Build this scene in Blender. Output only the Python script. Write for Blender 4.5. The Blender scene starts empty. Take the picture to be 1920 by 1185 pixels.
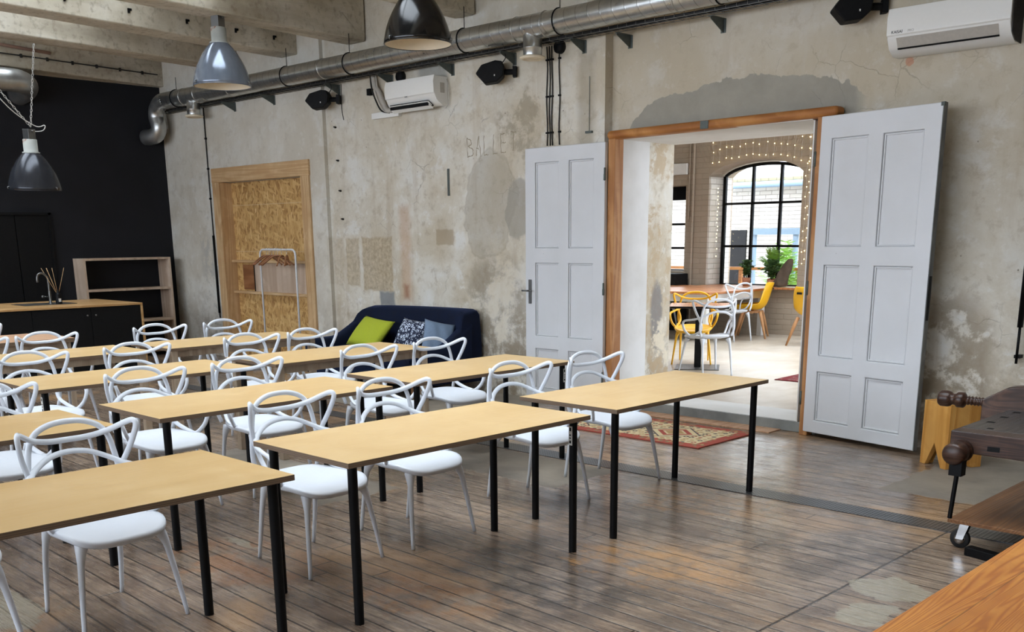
import bpy, bmesh, math, random
from mathutils import Vector, Matrix
random.seed(7)
S = bpy.context.scene
C = S.collection
PI = math.pi

# ---------------------------------------------------------------- camera
YAW, PITCH, ROLL = -0.7719231, 0.248386, -0.0094157
FPX, CX, CY, CAMH = 1898.62, 961.43, 926.29, 1.6387
cam_d = bpy.data.cameras.new('camera'); cam = bpy.data.objects.new('camera', cam_d); C.objects.link(cam)
fw = Vector((math.sin(YAW)*math.cos(PITCH), math.cos(YAW)*math.cos(PITCH), -math.sin(PITCH)))
r0 = Vector((math.cos(YAW), -math.sin(YAW), 0)); u0 = r0.cross(fw)
rr = r0*math.cos(ROLL)+u0*math.sin(ROLL); uu = -r0*math.sin(ROLL)+u0*math.cos(ROLL)
cam.matrix_world = Matrix(((rr.x, uu.x, -fw.x, 0), (rr.y, uu.y, -fw.y, 0), (rr.z, uu.z, -fw.z, CAMH), (0, 0, 0, 1)))
cam_d.sensor_width = 36; cam_d.lens = FPX/1920*36
cam_d.shift_x = (960-CX)/1920; cam_d.shift_y = (CY-592.5)/1920
cam_d.clip_start = 0.05; cam_d.clip_end = 200
S.camera = cam

# ---------------------------------------------------------------- light
S.view_settings.view_transform = 'Standard'; S.view_settings.look = 'None'
S.view_settings.gamma = 1; S.view_settings.use_curve_mapping = False
S.view_settings.exposure = 1.4
w = bpy.data.worlds.new('overcast_sky'); S.world = w; w.use_nodes = True
wn = w.node_tree.nodes; wl = w.node_tree.links
bg = wn['Background']
tc = wn.new('ShaderNodeTexCoord'); sx = wn.new('ShaderNodeSeparateXYZ'); mr = wn.new('ShaderNodeMapRange')
wl.new(tc.outputs['Generated'], sx.inputs[0]); wl.new(sx.outputs['Z'], mr.inputs['Value'])
mr.inputs['From Min'].default_value = -0.1; mr.inputs['From Max'].default_value = 0.9
cr = wn.new('ShaderNodeValToRGB'); wl.new(mr.outputs[0], cr.inputs[0])
cr.color_ramp.elements[0].color = (0.78, 0.86, 1.0, 1); cr.color_ramp.elements[1].color = (0.82, 0.91, 1.0, 1)
wl.new(cr.outputs[0], bg.inputs['Color']); bg.inputs['Strength'].default_value = 3.4
SKY = (2.3, 5.65)                      # the roof light runs along x between these y
def portal(name, loc, rot, sx_, sy_):
    l = bpy.data.lights.new(name, 'AREA'); l.shape = 'RECTANGLE'; l.size = sx_; l.size_y = sy_
    l.cycles.is_portal = True
    o = bpy.data.objects.new(name, l); C.objects.link(o); o.location = loc; o.rotation_euler = rot
    return o
portal('roof_light_portal', (-7.3, 3.975, 4.46), (0, 0, 0), 13.0, 3.35)
portal('cafe_window_portal', (-8.9, 15.35, 1.7), (PI/2, 0, PI), 1.7, 2.1)
portal('cafe_side_window_portal', (-10.75, 15.35, 1.7), (PI/2, 0, PI), 1.2, 1.5)
portal('cafe_right_window_portal', (-5.0, 15.35, 1.8), (PI/2, 0, PI), 3.0, 2.1)
portal('cafe_added_roof_light_portal', (-7, 12.0, 3.9), (0, 0, 0), 8.0, 2.4)  # serves the unseen roof light added to brighten the cafe
portal('cafe_end_window_portal', (-1.3, 12.0, 2.0), (PI/2, 0, PI/2), 5.2, 2.8)
portal('street_window_portal', (-6.5, -3.55, 2.5), (PI/2, 0, 0), 13.0, 2.5)

# ---------------------------------------------------------------- colour + nodes
def sl(v): v /= 255; return v/12.92 if v <= .04045 else ((v+.055)/1.055)**2.4
def rgb(r, g=None, b=None):
    if g is None: g = b = r
    return (sl(r), sl(g), sl(b), 1)
class NT:
    def __init__(s, name):
        s.m = bpy.data.materials.new(name); s.m.use_nodes = True
        s.t = s.m.node_tree; s.n = s.t.nodes; s.l = s.t.links; s.b = s.n['Principled BSDF']
        s.tc = s.n.new('ShaderNodeTexCoord'); s.obj = s.tc.outputs['Object']
    def put(s, sock, v):
        if hasattr(v, 'links') or isinstance(v, bpy.types.NodeSocket): s.l.new(v, sock)
        else: sock.default_value = v
    def math(s, op, a, b=None, c=None, clamp=False):
        n = s.n.new('ShaderNodeMath'); n.operation = op; n.use_clamp = clamp
        s.put(n.inputs[0], a)
        if b is not None: s.put(n.inputs[1], b)
        if c is not None: s.put(n.inputs[2], c)
        return n.outputs[0]
    def vmath(s, op, a, b):
        n = s.n.new('ShaderNodeVectorMath'); n.operation = op
        s.put(n.inputs[0], a); s.put(n.inputs[1], b); return n.outputs[0]
    def sep(s, v=None):
        n = s.n.new('ShaderNodeSeparateXYZ'); s.put(n.inputs[0], v or s.obj); return n.outputs
    def comb(s, x, y, z):
        n = s.n.new('ShaderNodeCombineXYZ')
        for i, k in enumerate((x, y, z)): s.put(n.inputs[i], k)
        return n.outputs[0]
    def noise(s, scale, vec=None, detail=4, rough=.55, dist=0, stretch=None):
        v = vec or s.obj
        if stretch:
            mp = s.n.new('ShaderNodeMapping'); s.l.new(v, mp.inputs[0]); mp.inputs['Scale'].default_value = stretch; v = mp.outputs[0]
        n = s.n.new('ShaderNodeTexNoise'); s.l.new(v, n.inputs['Vector'])
        n.inputs['Scale'].default_value = scale; n.inputs['Detail'].default_value = detail
        n.inputs['Roughness'].default_value = rough; n.inputs['Distortion'].default_value = dist
        return n.outputs[0]
    def noisec(s, scale, vec=None, detail=3):
        n = s.n.new('ShaderNodeTexNoise'); s.l.new(vec or s.obj, n.inputs['Vector']); n.inputs['Scale'].default_value = scale
        n.inputs['Detail'].default_value = detail; return n.outputs['Color']
    def vor(s, scale, vec=None, feat='F1', out='Distance', rnd=1):
        n = s.n.new('ShaderNodeTexVoronoi'); n.feature = feat; s.l.new(vec or s.obj, n.inputs['Vector'])
        n.inputs['Scale'].default_value = scale; n.inputs['Randomness'].default_value = rnd; return n.outputs[out]
    def map(s, v, a, b, lo=0, hi=1, smooth=False):
        n = s.n.new('ShaderNodeMapRange'); s.put(n.inputs['Value'], v)
        if smooth: n.interpolation_type = 'SMOOTHSTEP'
        n.inputs['From Min'].default_value = a; n.inputs['From Max'].default_value = b
        n.inputs['To Min'].default_value = lo; n.inputs['To Max'].default_value = hi; return n.outputs[0]
    def ramp(s, f, stops):
        n = s.n.new('ShaderNodeValToRGB'); s.put(n.inputs[0], f); e = n.color_ramp.elements
        while len(e) < len(stops): e.new(.5)
        for i, (p, c) in enumerate(stops): e[i].position = p; e[i].color = c
        return n.outputs[0]
    def mix(s, f, a, b, mode='MIX'):
        n = s.n.new('ShaderNodeMix'); n.data_type = 'RGBA'; n.blend_type = mode
        s.put(n.inputs[0], f); s.put(n.inputs[6], a); s.put(n.inputs[7], b); return n.outputs[2]
    def bump(s, h, strength=.3, dist=.01):
        n = s.n.new('ShaderNodeBump'); n.inputs['Strength'].default_value = strength; n.inputs['Distance'].default_value = dist
        s.l.new(h, n.inputs['Height']); s.l.new(n.outputs[0], s.b.inputs['Normal'])
    def box(s, x, z, x0, x1, z0, z1, soft=.03):
        """soft mask of the rectangle in two coordinates"""
        dx = s.math('MINIMUM', s.math('SUBTRACT', x, x0), s.math('SUBTRACT', x1, x))
        dz = s.math('MINIMUM', s.math('SUBTRACT', z, z0), s.math('SUBTRACT', z1, z))
        return s.map(s.math('MINIMUM', dx, dz), -soft*.5, soft*.5, smooth=True)
    def ell(s, x, z, cx, cz, rx, rz, soft=.15):
        a = s.math('DIVIDE', s.math('SUBTRACT', x, cx), rx); b = s.math('DIVIDE', s.math('SUBTRACT', z, cz), rz)
        d = s.math('SQRT', s.math('ADD', s.math('MULTIPLY', a, a), s.math('MULTIPLY', b, b)))
        return s.map(d, 1+soft/2, 1-soft/2, smooth=True)
    def fin(s, col=None, rough=None, metal=None, spec=None, coat=None):
        if col is not None: s.put(s.b.inputs['Base Color'], col)
        if rough is not None: s.put(s.b.inputs['Roughness'], rough)
        if metal is not None: s.put(s.b.inputs['Metallic'], metal)
        if spec is not None: s.put(s.b.inputs['Specular IOR Level'], spec)
        if coat is not None: s.put(s.b.inputs['Coat Weight'], coat)
        return s.m
M = {}
def simple(name, col, rough=.5, metal=0, bump=0, scale=40, vary=.06, spec=.5):
    t = NT(name); n = t.noise(scale, detail=3)
    f = t.map(n, .3, .7, 1-vary, 1+vary)
    c = t.mix(1.0, col, t.comb(f, f, f), 'MULTIPLY')
    if bump: t.bump(n, bump, .004)
    M[name] = t.fin(c, t.map(n, .3, .7, max(.02, rough-.06), min(1, rough+.06)), metal, spec); return M[name]

simple('white_plastic', rgb(208, 212, 218), .42, vary=.0)
simple('yellow_plastic', rgb(226, 170, 18), .35, vary=.03)
simple('black_metal', rgb(5, 5, 6), .5, vary=.1, spec=.18)
simple('black_matt', rgb(9, 9, 10), .7, vary=.1, spec=.25)
simple('black_cable', rgb(20, 19, 18), .6)
simple('ac_white', rgb(226, 224, 218), .18, vary=.01)
simple('ac_grey', rgb(176, 170, 160), .4)
simple('sticker_white', rgb(205, 205, 200), .6)
simple('shade_cream', rgb(226, 212, 186), .6, vary=.02)
simple('chrome', rgb(190, 190, 190), .16, 1)
simple('steel_dull', rgb(120, 120, 118), .42, 1)
simple('iron_grey', rgb(92, 98, 94), .6, .4, vary=.15)
simple('rack_white', rgb(206, 206, 206), .35)
simple('rubber', rgb(22, 22, 22), .7)
simple('grey_rope', rgb(196, 192, 186), .8)
simple('navy_velvet', rgb(10, 18, 37), .85, bump=.3, scale=9, vary=.35, spec=.2)
M['navy_velvet'].node_tree.nodes['Principled BSDF'].inputs['Sheen Weight'].default_value = .2
M['navy_velvet'].node_tree.nodes['Principled BSDF'].inputs['Sheen Tint'].default_value = (.1, .2, .6, 1)
simple('lime_fabric', rgb(164, 174, 42), .9, bump=.3, scale=60)
simple('blue_grey_fabric', rgb(112, 130, 152), .9, bump=.3, scale=60)
simple('terracotta', rgb(178, 116, 84), .8)
simple('leaf_green', rgb(120, 166, 60), .6, vary=.35, scale=12)
simple('leaf_dark', rgb(62, 92, 44), .6, vary=.35, scale=12)
simple('bag_canvas', rgb(84, 70, 58), .9, bump=.8, scale=14, vary=.2)
simple('pink_pipe', rgb(168, 136, 124), .6)
simple('hose_grey', rgb(58, 54, 50), .7, bump=.5)
simple('roof_blue', rgb(120, 142, 160), .5)
simple('soil', rgb(70, 62, 52), .9)

def wood(name, c0, c1, c2, axis='y', ring=9, rough=.45, gl=1.0, knots=False, coat=0, planks=0, rot=0):
    t = NT(name); oi = t.n.new('ShaderNodeObjectInfo')
    off = t.math('MULTIPLY', oi.outputs['Random'], 7.3)
    v = t.vmath('ADD', t.obj, t.comb(off, off, off))
    st = {'x': (.07, 1, 1), 'y': (1, .07, 1), 'z': (1, 1, .07)}[axis]
    big = t.noise(ring*.35, v, 3, .5, .6, stretch=st)
    wv = t.math('SINE', t.math('MULTIPLY', big, ring*9.0*gl)); wv = t.map(wv, -1, 1)
    fine = t.noise(70, v, 4, .6, stretch=tuple(k if k == 1 else .03 for k in st))
    f = t.math('ADD', t.math('MULTIPLY', wv, .45), t.math('MULTIPLY', fine, .55))
    c = t.ramp(f, [(.2, c0), (.5, c1), (.8, c2)])
    blot = t.noise(3.5, v, 5, .6, .8)
    c = t.mix(t.map(blot, .40, .68, 0, .6), c, c0); c = t.mix(t.map(blot, .42, .3, 0, .6), c, c2)
    if planks:
        s = t.sep(v); k = s[0] if axis == 'y' else s[1]
        pf = t.math('FRACT', t.math('DIVIDE', k, planks)); pid = t.math('FLOOR', t.math('DIVIDE', k, planks))
        wn_ = t.n.new('ShaderNodeTexWhiteNoise'); wn_.noise_dimensions = '1D'; t.l.new(pid, wn_.inputs['W'])
        c = t.mix(t.map(wn_.outputs[0], 0, 1, 0, .3), c, c0)
        c = t.mix(t.map(pf, 0.015, 0.0, 0, .7), c, rgb(60, 35, 15))
    if knots:
        kn = t.vor(2.3, t.vmath('MULTIPLY', v, (st[0]*.5+.5, st[1]*.5+.5, st[2]*.5+.5)))
        c = t.mix(t.map(kn, .055, .02, 0, .85), c, rgb(86, 50, 24))
    t.bump(f, .08, .003)
    M[name] = t.fin(c, t.map(fine, .3, .7, rough-.05, rough+.08), 0, .4, coat); return M[name]
wood('birch_top', rgb(192, 156, 102), rgb(199, 165, 112), rgb(208, 177, 128), 'y', 3.2, .34, .5)
wood('spruce', rgb(186, 148, 104), rgb(204, 170, 126), rgb(214, 184, 142), 'z', 9, .6, knots=True)
wood('spruce_x', rgb(186, 148, 104), rgb(204, 170, 126), rgb(214, 184, 142), 'x', 9, .6, knots=True)
wood('old_pine', rgb(146, 90, 42), rgb(176, 116, 60), rgb(192, 136, 76), 'x', 8, .6, knots=True)
wood('old_pine_z', rgb(160, 106, 60), rgb(186, 132, 82), rgb(198, 148, 98), 'z', 8, .6, knots=True)
wood('orange_pine', rgb(166, 92, 28), rgb(206, 130, 48), rgb(222, 152, 66), 'y', 12, .38, 3.0, planks=.31, coat=.15)
wood('stool_wood', rgb(180, 124, 54), rgb(206, 150, 74), rgb(216, 164, 90), 'z', 6, .5, knots=True)
wood('bench_wood', rgb(42, 26, 19), rgb(58, 37, 27), rgb(76, 50, 36), 'x', 12, .34, 1.4)
wood('bench_top', rgb(38, 31, 28), rgb(48, 40, 36), rgb(62, 52, 46), 'y', 12, .3, 1.4, planks=.17)
wood('dolly_wood', rgb(104, 66, 36), rgb(126, 84, 48), rgb(144, 100, 62), 'y', 10, .45, 1.4)
wood('shelf_ply', rgb(176, 152, 130), rgb(196, 174, 152), rgb(208, 188, 168), 'z', 5, .55)
wood('worktop', rgb(168, 128, 80), rgb(190, 150, 100), rgb(204, 166, 116), 'y', 8, .35, 1.2)
wood('cafe_top', rgb(158, 98, 60), rgb(180, 120, 78), rgb(196, 140, 96), 'y', 8, .3, 1.2)
wood('beech', rgb(160, 112, 72), rgb(184, 136, 92), rgb(200, 154, 108), 'z', 6, .5)
wood('hanger_wood', rgb(120, 76, 46), rgb(148, 98, 62), rgb(166, 116, 78), 'x', 6, .45)
wood('old_table', rgb(160, 118, 88), rgb(182, 142, 110), rgb(196, 160, 128), 'y', 9, .45)
wood('grey_leg', rgb(142, 124, 104), rgb(164, 146, 124), rgb(180, 164, 142), 'z', 6, .6)

def ply_edge_shaded():
    t = NT('ply_edge_shaded'); z = t.sep()[2]
    st = t.map(t.math('SINE', t.math('MULTIPLY', z, 2*PI/.008)), -1, 1)
    n = t.noise(30, stretch=(.2, .2, 3))
    c = t.ramp(t.math('ADD', t.math('MULTIPLY', st, .6), t.math('MULTIPLY', n, .4)), [(.2, rgb(84, 66, 50)), (.8, rgb(112, 90, 68))])  # ply layers, colours darkened for the shade on the table edges
    M['ply_edge_shaded'] = t.fin(c, .6)
ply_edge_shaded()

def osb():
    t = NT('osb_board'); x, y, z = t.sep()
    jit = t.noisec(2.2)
    base = None
    cols = [rgb(168, 120, 62), rgb(196, 152, 88), rgb(214, 176, 112), rgb(146, 100, 50)]
    f = None
    for k, (ang, sc) in enumerate(((.5, 34), (-.7, 40), (1.3, 32), (0.0, 44))):
        mp = t.n.new('ShaderNodeMapping'); mp.inputs['Rotation'].default_value = (0, ang, 0); t.l.new(t.obj, mp.inputs[0])
        v = t.vmath('MULTIPLY', t.vmath('ADD', mp.outputs[0], t.comb(k*3.1, 0, k*1.7)), (1, 1, .28))
        vc = t.vor(sc, v, out='Color')
        s = t.sep(vc)
        f = s[0] if f is None else t.math('MAXIMUM', t.math('MULTIPLY', f, .93), t.math('MULTIPLY', s[k % 3], .95))
    e = t.noise(60, stretch=(1, 1, .2))
    g = t.math('ADD', t.math('MULTIPLY', f, .8), t.math('MULTIPLY', e, .3))
    c = t.ramp(g, [(.5, rgb(160, 118, 66)), (.72, rgb(198, 156, 96)), (.9, rgb(218, 182, 122)), (1, rgb(234, 206, 152))])
    seam = t.math('MINIMUM', t.math('ABSOLUTE', t.math('SUBTRACT', z, 2.1)), t.math('ABSOLUTE', t.math('SUBTRACT', z, 1.48)))
    c = t.mix(t.map(seam, .008, .002, 0, .6), c, rgb(214, 190, 150))
    t.bump(g, .25, .004); M['osb_board'] = t.fin(c, .7)
osb()

def galv():
    t = NT('galvanised_duct'); x, y, z = t.sep()
    spi = t.math('FRACT', t.math('DIVIDE', t.math('ADD', x, t.math('MULTIPLY', z, .25)), .135))
    ln = t.math('MINIMUM', spi, t.math('SUBTRACT', 1, spi))
    seam = t.map(ln, .04, 0)
    n = t.noise(14, detail=3); sp = t.vor(30, out='Color'); s0 = t.sep(sp)[0]
    c = t.mix(t.map(n, .3, .7), rgb(196, 198, 196), rgb(214, 214, 210))
    c = t.mix(t.math('MULTIPLY', s0, .10), c, rgb(140, 144, 144))
    c = t.mix(t.math('MULTIPLY', seam, .6), c, rgb(84, 84, 82))
    t.bump(seam, .25, .003)
    M['galvanised_duct'] = t.fin(c, t.map(n, .3, .7, .27, .33), .92)
    t = NT('galvanised_elbow'); n = t.noise(9); c = t.mix(t.map(n, .3, .7), rgb(180, 182, 180), rgb(206, 206, 202))
    M['galvanised_elbow'] = t.fin(c, t.map(n, .3, .7, .28, .4), .9)
galv()

def lamp_mats():
    for nm, c0, c1, ro in (('lamp_grey', rgb(104, 112, 124), rgb(128, 136, 148), .15), ('lamp_dark', rgb(44, 46, 50), rgb(62, 64, 70), .18), ('lamp_black', rgb(12, 11, 11), rgb(20, 18, 17), .14)):
        t = NT(nm); n = t.noise(30, stretch=(1, 1, .12), detail=5)
        M[nm] = t.fin(t.mix(t.map(n, .3, .7, .3, .7), c0, c1), t.map(n, .3, .7, ro, ro+.06), .45 if nm != 'lamp_black' else 0)
    t = NT('lamp_neck'); n = t.noise(9, detail=5)
    M['lamp_neck'] = t.fin(t.ramp(n, [(.4, rgb(158, 160, 154)), (.6, rgb(170, 172, 164)), (.66, rgb(140, 92, 70))]), .55)
    t = NT('fairy_bulb'); t.put(t.b.inputs['Emission Color'], (1, .78, .35, 1)); t.put(t.b.inputs['Emission Strength'], 4.0)
    M['fairy_bulb'] = t.fin(rgb(255, 220, 140), .4)
lamp_mats()

def white_paint():
    t = NT('door_paint'); n = t.noise(3, detail=4); f = t.noise(90, stretch=(1, 1, .1))
    v = t.vor(9); chips = t.map(v, .035, .015, 0, 1); gate = t.map(t.noise(1.7), .56, .62)
    c = t.mix(t.map(n, .35, .7, 0, .25), rgb(216, 217, 219), rgb(192, 192, 188))
    c = t.mix(t.math('MULTIPLY', chips, gate), c, rgb(110, 100, 90))
    t.bump(t.math('ADD', f, t.math('MULTIPLY', n, 2)), .12, .003)
    M['door_paint'] = t.fin(c, t.map(f, .3, .7, .3, .45))
    t = NT('door_edge_grey'); n = t.noise(12, stretch=(1, 1, .3)); M['door_edge_grey'] = t.fin(t.mix(t.map(n, .4, .6), rgb(86, 88, 88), rgb(120, 120, 116)), .6)
white_paint()

def brick(name, c0, c1, mort, axis='x', bw=.27, bh=.085, rough=.75, bump=.7):
    t = NT(name); x, y, z = t.sep()
    wob = t.noisec(5); ws = t.sep(wob)
    h = x if axis == 'x' else y
    h = t.math('ADD', h, t.math('MULTIPLY', ws[0], .03)); zz = t.math('ADD', z, t.math('MULTIPLY', ws[1], .02))
    b = t.n.new('ShaderNodeTexBrick'); t.l.new(t.comb(h, zz, 0), b.inputs['Vector'])
    b.inputs['Scale'].default_value = 1; b.inputs['Brick Width'].default_value = bw; b.inputs['Row Height'].default_value = bh
    b.inputs['Mortar Size'].default_value = .008; b.inputs['Mortar Smooth'].default_value = .9
    b.inputs['Color1'].default_value = c0; b.inputs['Color2'].default_value = c1; b.inputs['Mortar'].default_value = mort
    n = t.noise(24, detail=5)
    c = t.mix(t.map(n, .3, .75, 0, .35), b.outputs['Color'], c1)
    t.bump(t.math('SUBTRACT', t.math('MULTIPLY', n, .35), b.outputs['Fac']), bump, .012)
    M[name] = t.fin(c, rough)
brick('white_brick', rgb(164, 149, 132), rgb(158, 144, 127), rgb(156, 141, 124), bump=.45)  # white brick as it looks in shade, the shaded tone put into the colour
brick('white_brick_y', rgb(222, 218, 210), rgb(206, 200, 190), rgb(184, 176, 166), 'y')
brick('yard_brick', rgb(178, 174, 166), rgb(160, 154, 144), rgb(108, 102, 94), 'x', .3, .09)
brick('roof_tile', rgb(150, 146, 110), rgb(126, 118, 96), rgb(86, 80, 72), 'x', .2, .16)

def plaster(name, mode):
    """peeling lime plaster: layered old coats, stains, repairs and painted-in shading towards the top; mode picks the marks that stand on that wall"""
    t = NT(name); x, y, z = t.sep()
    wob = t.noisec(1.6, detail=5); ws = t.sep(wob)
    wb2 = t.sep(t.noisec(9, detail=4))
    X = t.math('ADD', t.math('ADD', x, t.math('MULTIPLY', t.math('SUBTRACT', ws[0], .5), .5)), t.math('MULTIPLY', t.math('SUBTRACT', wb2[0], .5), .08))
    Z = t.math('ADD', t.math('ADD', z, t.math('MULTIPLY', t.math('SUBTRACT', ws[1], .5), .4)), t.math('MULTIPLY', t.math('SUBTRACT', wb2[1], .5), .08))
    x1 = t.math('ADD', x, t.math('MULTIPLY', t.math('SUBTRACT', wb2[0], .5), .07)); z1 = t.math('ADD', z, t.math('MULTIPLY', t.math('SUBTRACT', wb2[1], .5), .07))
    big = t.noise(.9, detail=6, rough=.6, dist=.5)
    med = t.noise(3.2, detail=8, rough=.68, dist=.2)
    mot = t.noise(7.5, detail=8, rough=.7, dist=.1)
    fine = t.noise(26, detail=6, rough=.65)
    drip = t.noise(3.0, detail=5, rough=.6, stretch=(1.6, 1.6, .16))
    light, beige, tan, grey, dk = rgb(216, 210, 196), rgb(198, 187, 166), rgb(176, 158, 132), rgb(150, 148, 140), rgb(104, 94, 80)
    c = t.ramp(big, [(.30, rgb(222, 221, 215)), (.46, light), (.60, beige), (.78, rgb(188, 174, 150))])
    c = t.mix(t.map(med, .50, .62, 0, .55), c, beige)
    c = t.mix(t.map(med, .44, .36, 0, .6), c, rgb(226, 225, 220))
    c = t.mix(t.map(mot, .53, .66, 0, .55), c, rgb(168, 154, 132)); c = t.mix(t.map(mot, .42, .34, 0, .5), c, rgb(228, 226, 220))
    c = t.mix(t.map(drip, .56, .72, 0, .45), c, tan)
    c = t.mix(t.map(drip, .38, .28, 0, .4), c, rgb(214, 212, 204))
    # upper wall toned warmer and darker, its shading put into the colour
    c = t.mix(t.math('MULTIPLY', t.map(Z, 2.2, 3.1), .35), c, rgb(182, 172, 152))
    # flaked edges
    vn = t.vor(3.1, t.comb(X, y, Z), 'DISTANCE_TO_EDGE')
    crack = t.math('MULTIPLY', t.map(vn, .012, .002), t.map(t.noise(1.3, detail=2), .55, .66))
    c = t.mix(t.math('MULTIPLY', crack, .45), c, dk)
    pocks = t.math('MULTIPLY', t.map(t.vor(7), .06, .03), t.map(t.noise(2.1), .52, .58))
    c = t.mix(t.math('MULTIPLY', pocks, .8), c, rgb(78, 66, 54))
    # damp, peeled zone at the foot of the wall
    low = t.math('MULTIPLY', t.map(Z, .95, .25), t.map(med, .44, .56))
    c = t.mix(t.math('MULTIPLY', low, .75), c, rgb(134, 118, 98))
    c = t.mix(t.math('MULTIPLY', t.map(Z, .7, .2), t.map(med, .40, .34)), c, rgb(196, 184, 162))
    h = t.math('ADD', t.math('MULTIPLY', fine, .4), t.math('MULTIPLY', med, .8))
    def lay(mask, col, k=1.0):
        nonlocal c
        c = t.mix(t.math('MULTIPLY', mask, k), c, col)
    tex = t.map(fine, .35, .65)
    if mode == 'left':
        tanp = t.mix(tex, rgb(196, 180, 152), rgb(158, 140, 114))
        lay(t.box(x1, z1, -10.02, -9.46, 1.03, 1.655), tanp, .85)
        lay(t.box(x1, z1, -10.34, -10.08, 1.08, 1.64), tanp, .75)
        lay(t.box(x1, z1, -9.72, -9.44, .86, 1.03, .05), rgb(118, 122, 126), .8)
        lay(t.box(x1, z1, -10.66, -10.40, 1.1, 1.66, .05), tanp, .5)
        lay(t.ell(X, Z, -7.85, 1.98, .36, .52, .12), rgb(164, 156, 140), .5)
        lay(t.math('SUBTRACT', t.ell(X, Z, -7.85, 1.98, .39, .55, .05), t.ell(X, Z, -7.85, 1.98, .36, .52, .05)), rgb(134, 122, 104), .3)
        lay(t.ell(X, Z, -7.42, 1.9, .16, .3, .15), rgb(156, 150, 138), .7)
        lay(t.box(x1, z1, -8.68, -8.4, 1.56, 1.73, .03), rgb(166, 148, 122), .75)
        lay(t.box(x1, z1, -9.30, -9.13, .95, 2.0, .12), rgb(186, 140, 96), .45)
        lay(t.box(x1, z1, -9.26, -9.18, .95, 1.12, .08), rgb(140, 78, 52), .6)
        lay(t.math('MULTIPLY', t.ell(X, Z, -7.7, .65, .5, .8, .5), t.map(med, .44, .56)), rgb(132, 118, 98), .6)
        lay(t.math('MULTIPLY', t.ell(X, Z, -7.75, .75, .45, .8, .5), t.map(med, .5, .42)), rgb(208, 196, 172), .55)
        lay(t.box(x1, z1, -8.9, -8.45, 3.0, 3.6, .1), rgb(132, 132, 126), .6)
        lay(t.math('MULTIPLY', t.ell(X, Z, -7.25, 2.72, .42, .4, .5), t.map(med, .5, .58)), rgb(136, 124, 104), .5)
        lay(t.box(x1, z1, -6.62, -6.42, 2.45, 3.3, .1), rgb(150, 138, 118), .5)
        lay(t.math('MULTIPLY', t.box(x1, z1, -13.7, -13.0, .2, 1.7, .3), t.map(med, .5, .58)), rgb(128, 128, 126), .6)
        lay(t.map(x, -10.55, -10.62), rgb(206, 204, 196), .35)
    if mode == 'right':
        edge = t.math('ADD', 2.60, t.math('MULTIPLY', .34, t.math('SQRT', t.math('MAXIMUM', 0, t.math('SUBTRACT', 1, t.math('POWER', t.math('DIVIDE', t.math('SUBTRACT', x1, -4.95), 1.15), 2))))))
        edge = t.math('ADD', edge, t.math('ADD', t.math('MULTIPLY', t.math('SUBTRACT', wb2[1], .5), .14), t.math('MULTIPLY', t.math('SUBTRACT', ws[1], .5), .25)))
        inx = t.math('MULTIPLY', t.map(x1, -6.25, -6.05), t.map(x1, -3.80, -3.9))
        m = t.math('MULTIPLY', t.map(t.math('SUBTRACT', edge, z), -.004, .004, smooth=True), inx)
        cem = t.mix(t.map(med, .35, .65), rgb(128, 129, 125), rgb(150, 150, 144))
        rim = t.math('MULTIPLY', t.math('SUBTRACT', t.map(t.math('SUBTRACT', edge, z), -.06, 0.0), t.map(t.math('SUBTRACT', edge, z), -.012, .02)), inx)
        lay(m, cem, .95)
        lay(t.math('MULTIPLY', t.ell(X, Z, -3.0, .55, .35, .6, .5), t.map(med, .44, .5)), rgb(140, 124, 102), .65)
        lay(t.math('MULTIPLY', t.ell(X, Z, -2.6, .5, .4, .6, .5), t.map(med, .46, .40)), rgb(214, 212, 206), .55)
        lay(t.box(x1, z1, -2.43, -2.33, .83, .93, .02), rgb(122, 116, 104), .8)
        lay(t.ell(x1, z1, -3.50, 2.87, .03, .035, .3), rgb(196, 130, 100), .9)
        c = t.mix(t.math('MULTIPLY', t.map(Z, 1.0, 2.2), .35), c, rgb(178, 166, 144))  # upper shading again put into the colour, starting lower down here
    if mode == 'jamb':
        lay(t.map(med, .5, .56), rgb(186, 164, 132), .7)
        lay(t.math('MULTIPLY', t.ell(y, Z, 8.55, .85, .1, .35, .5), t.map(med, .44, .5)), rgb(116, 118, 124), .7)
        lay(t.math('MULTIPLY', t.ell(y, Z, 8.6, .5, .18, .25, .5), t.map(med, .48, .44)), rgb(220, 208, 184), .8)
    t.bump(t.math('SUBTRACT', h, t.math('MULTIPLY', crack, .3)), .45, .012)
    M[name] = t.fin(c, .88, spec=.25)
plaster('plaster_left', 'left'); plaster('plaster_right', 'right'); plaster('plaster_jamb', 'jamb')

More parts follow.
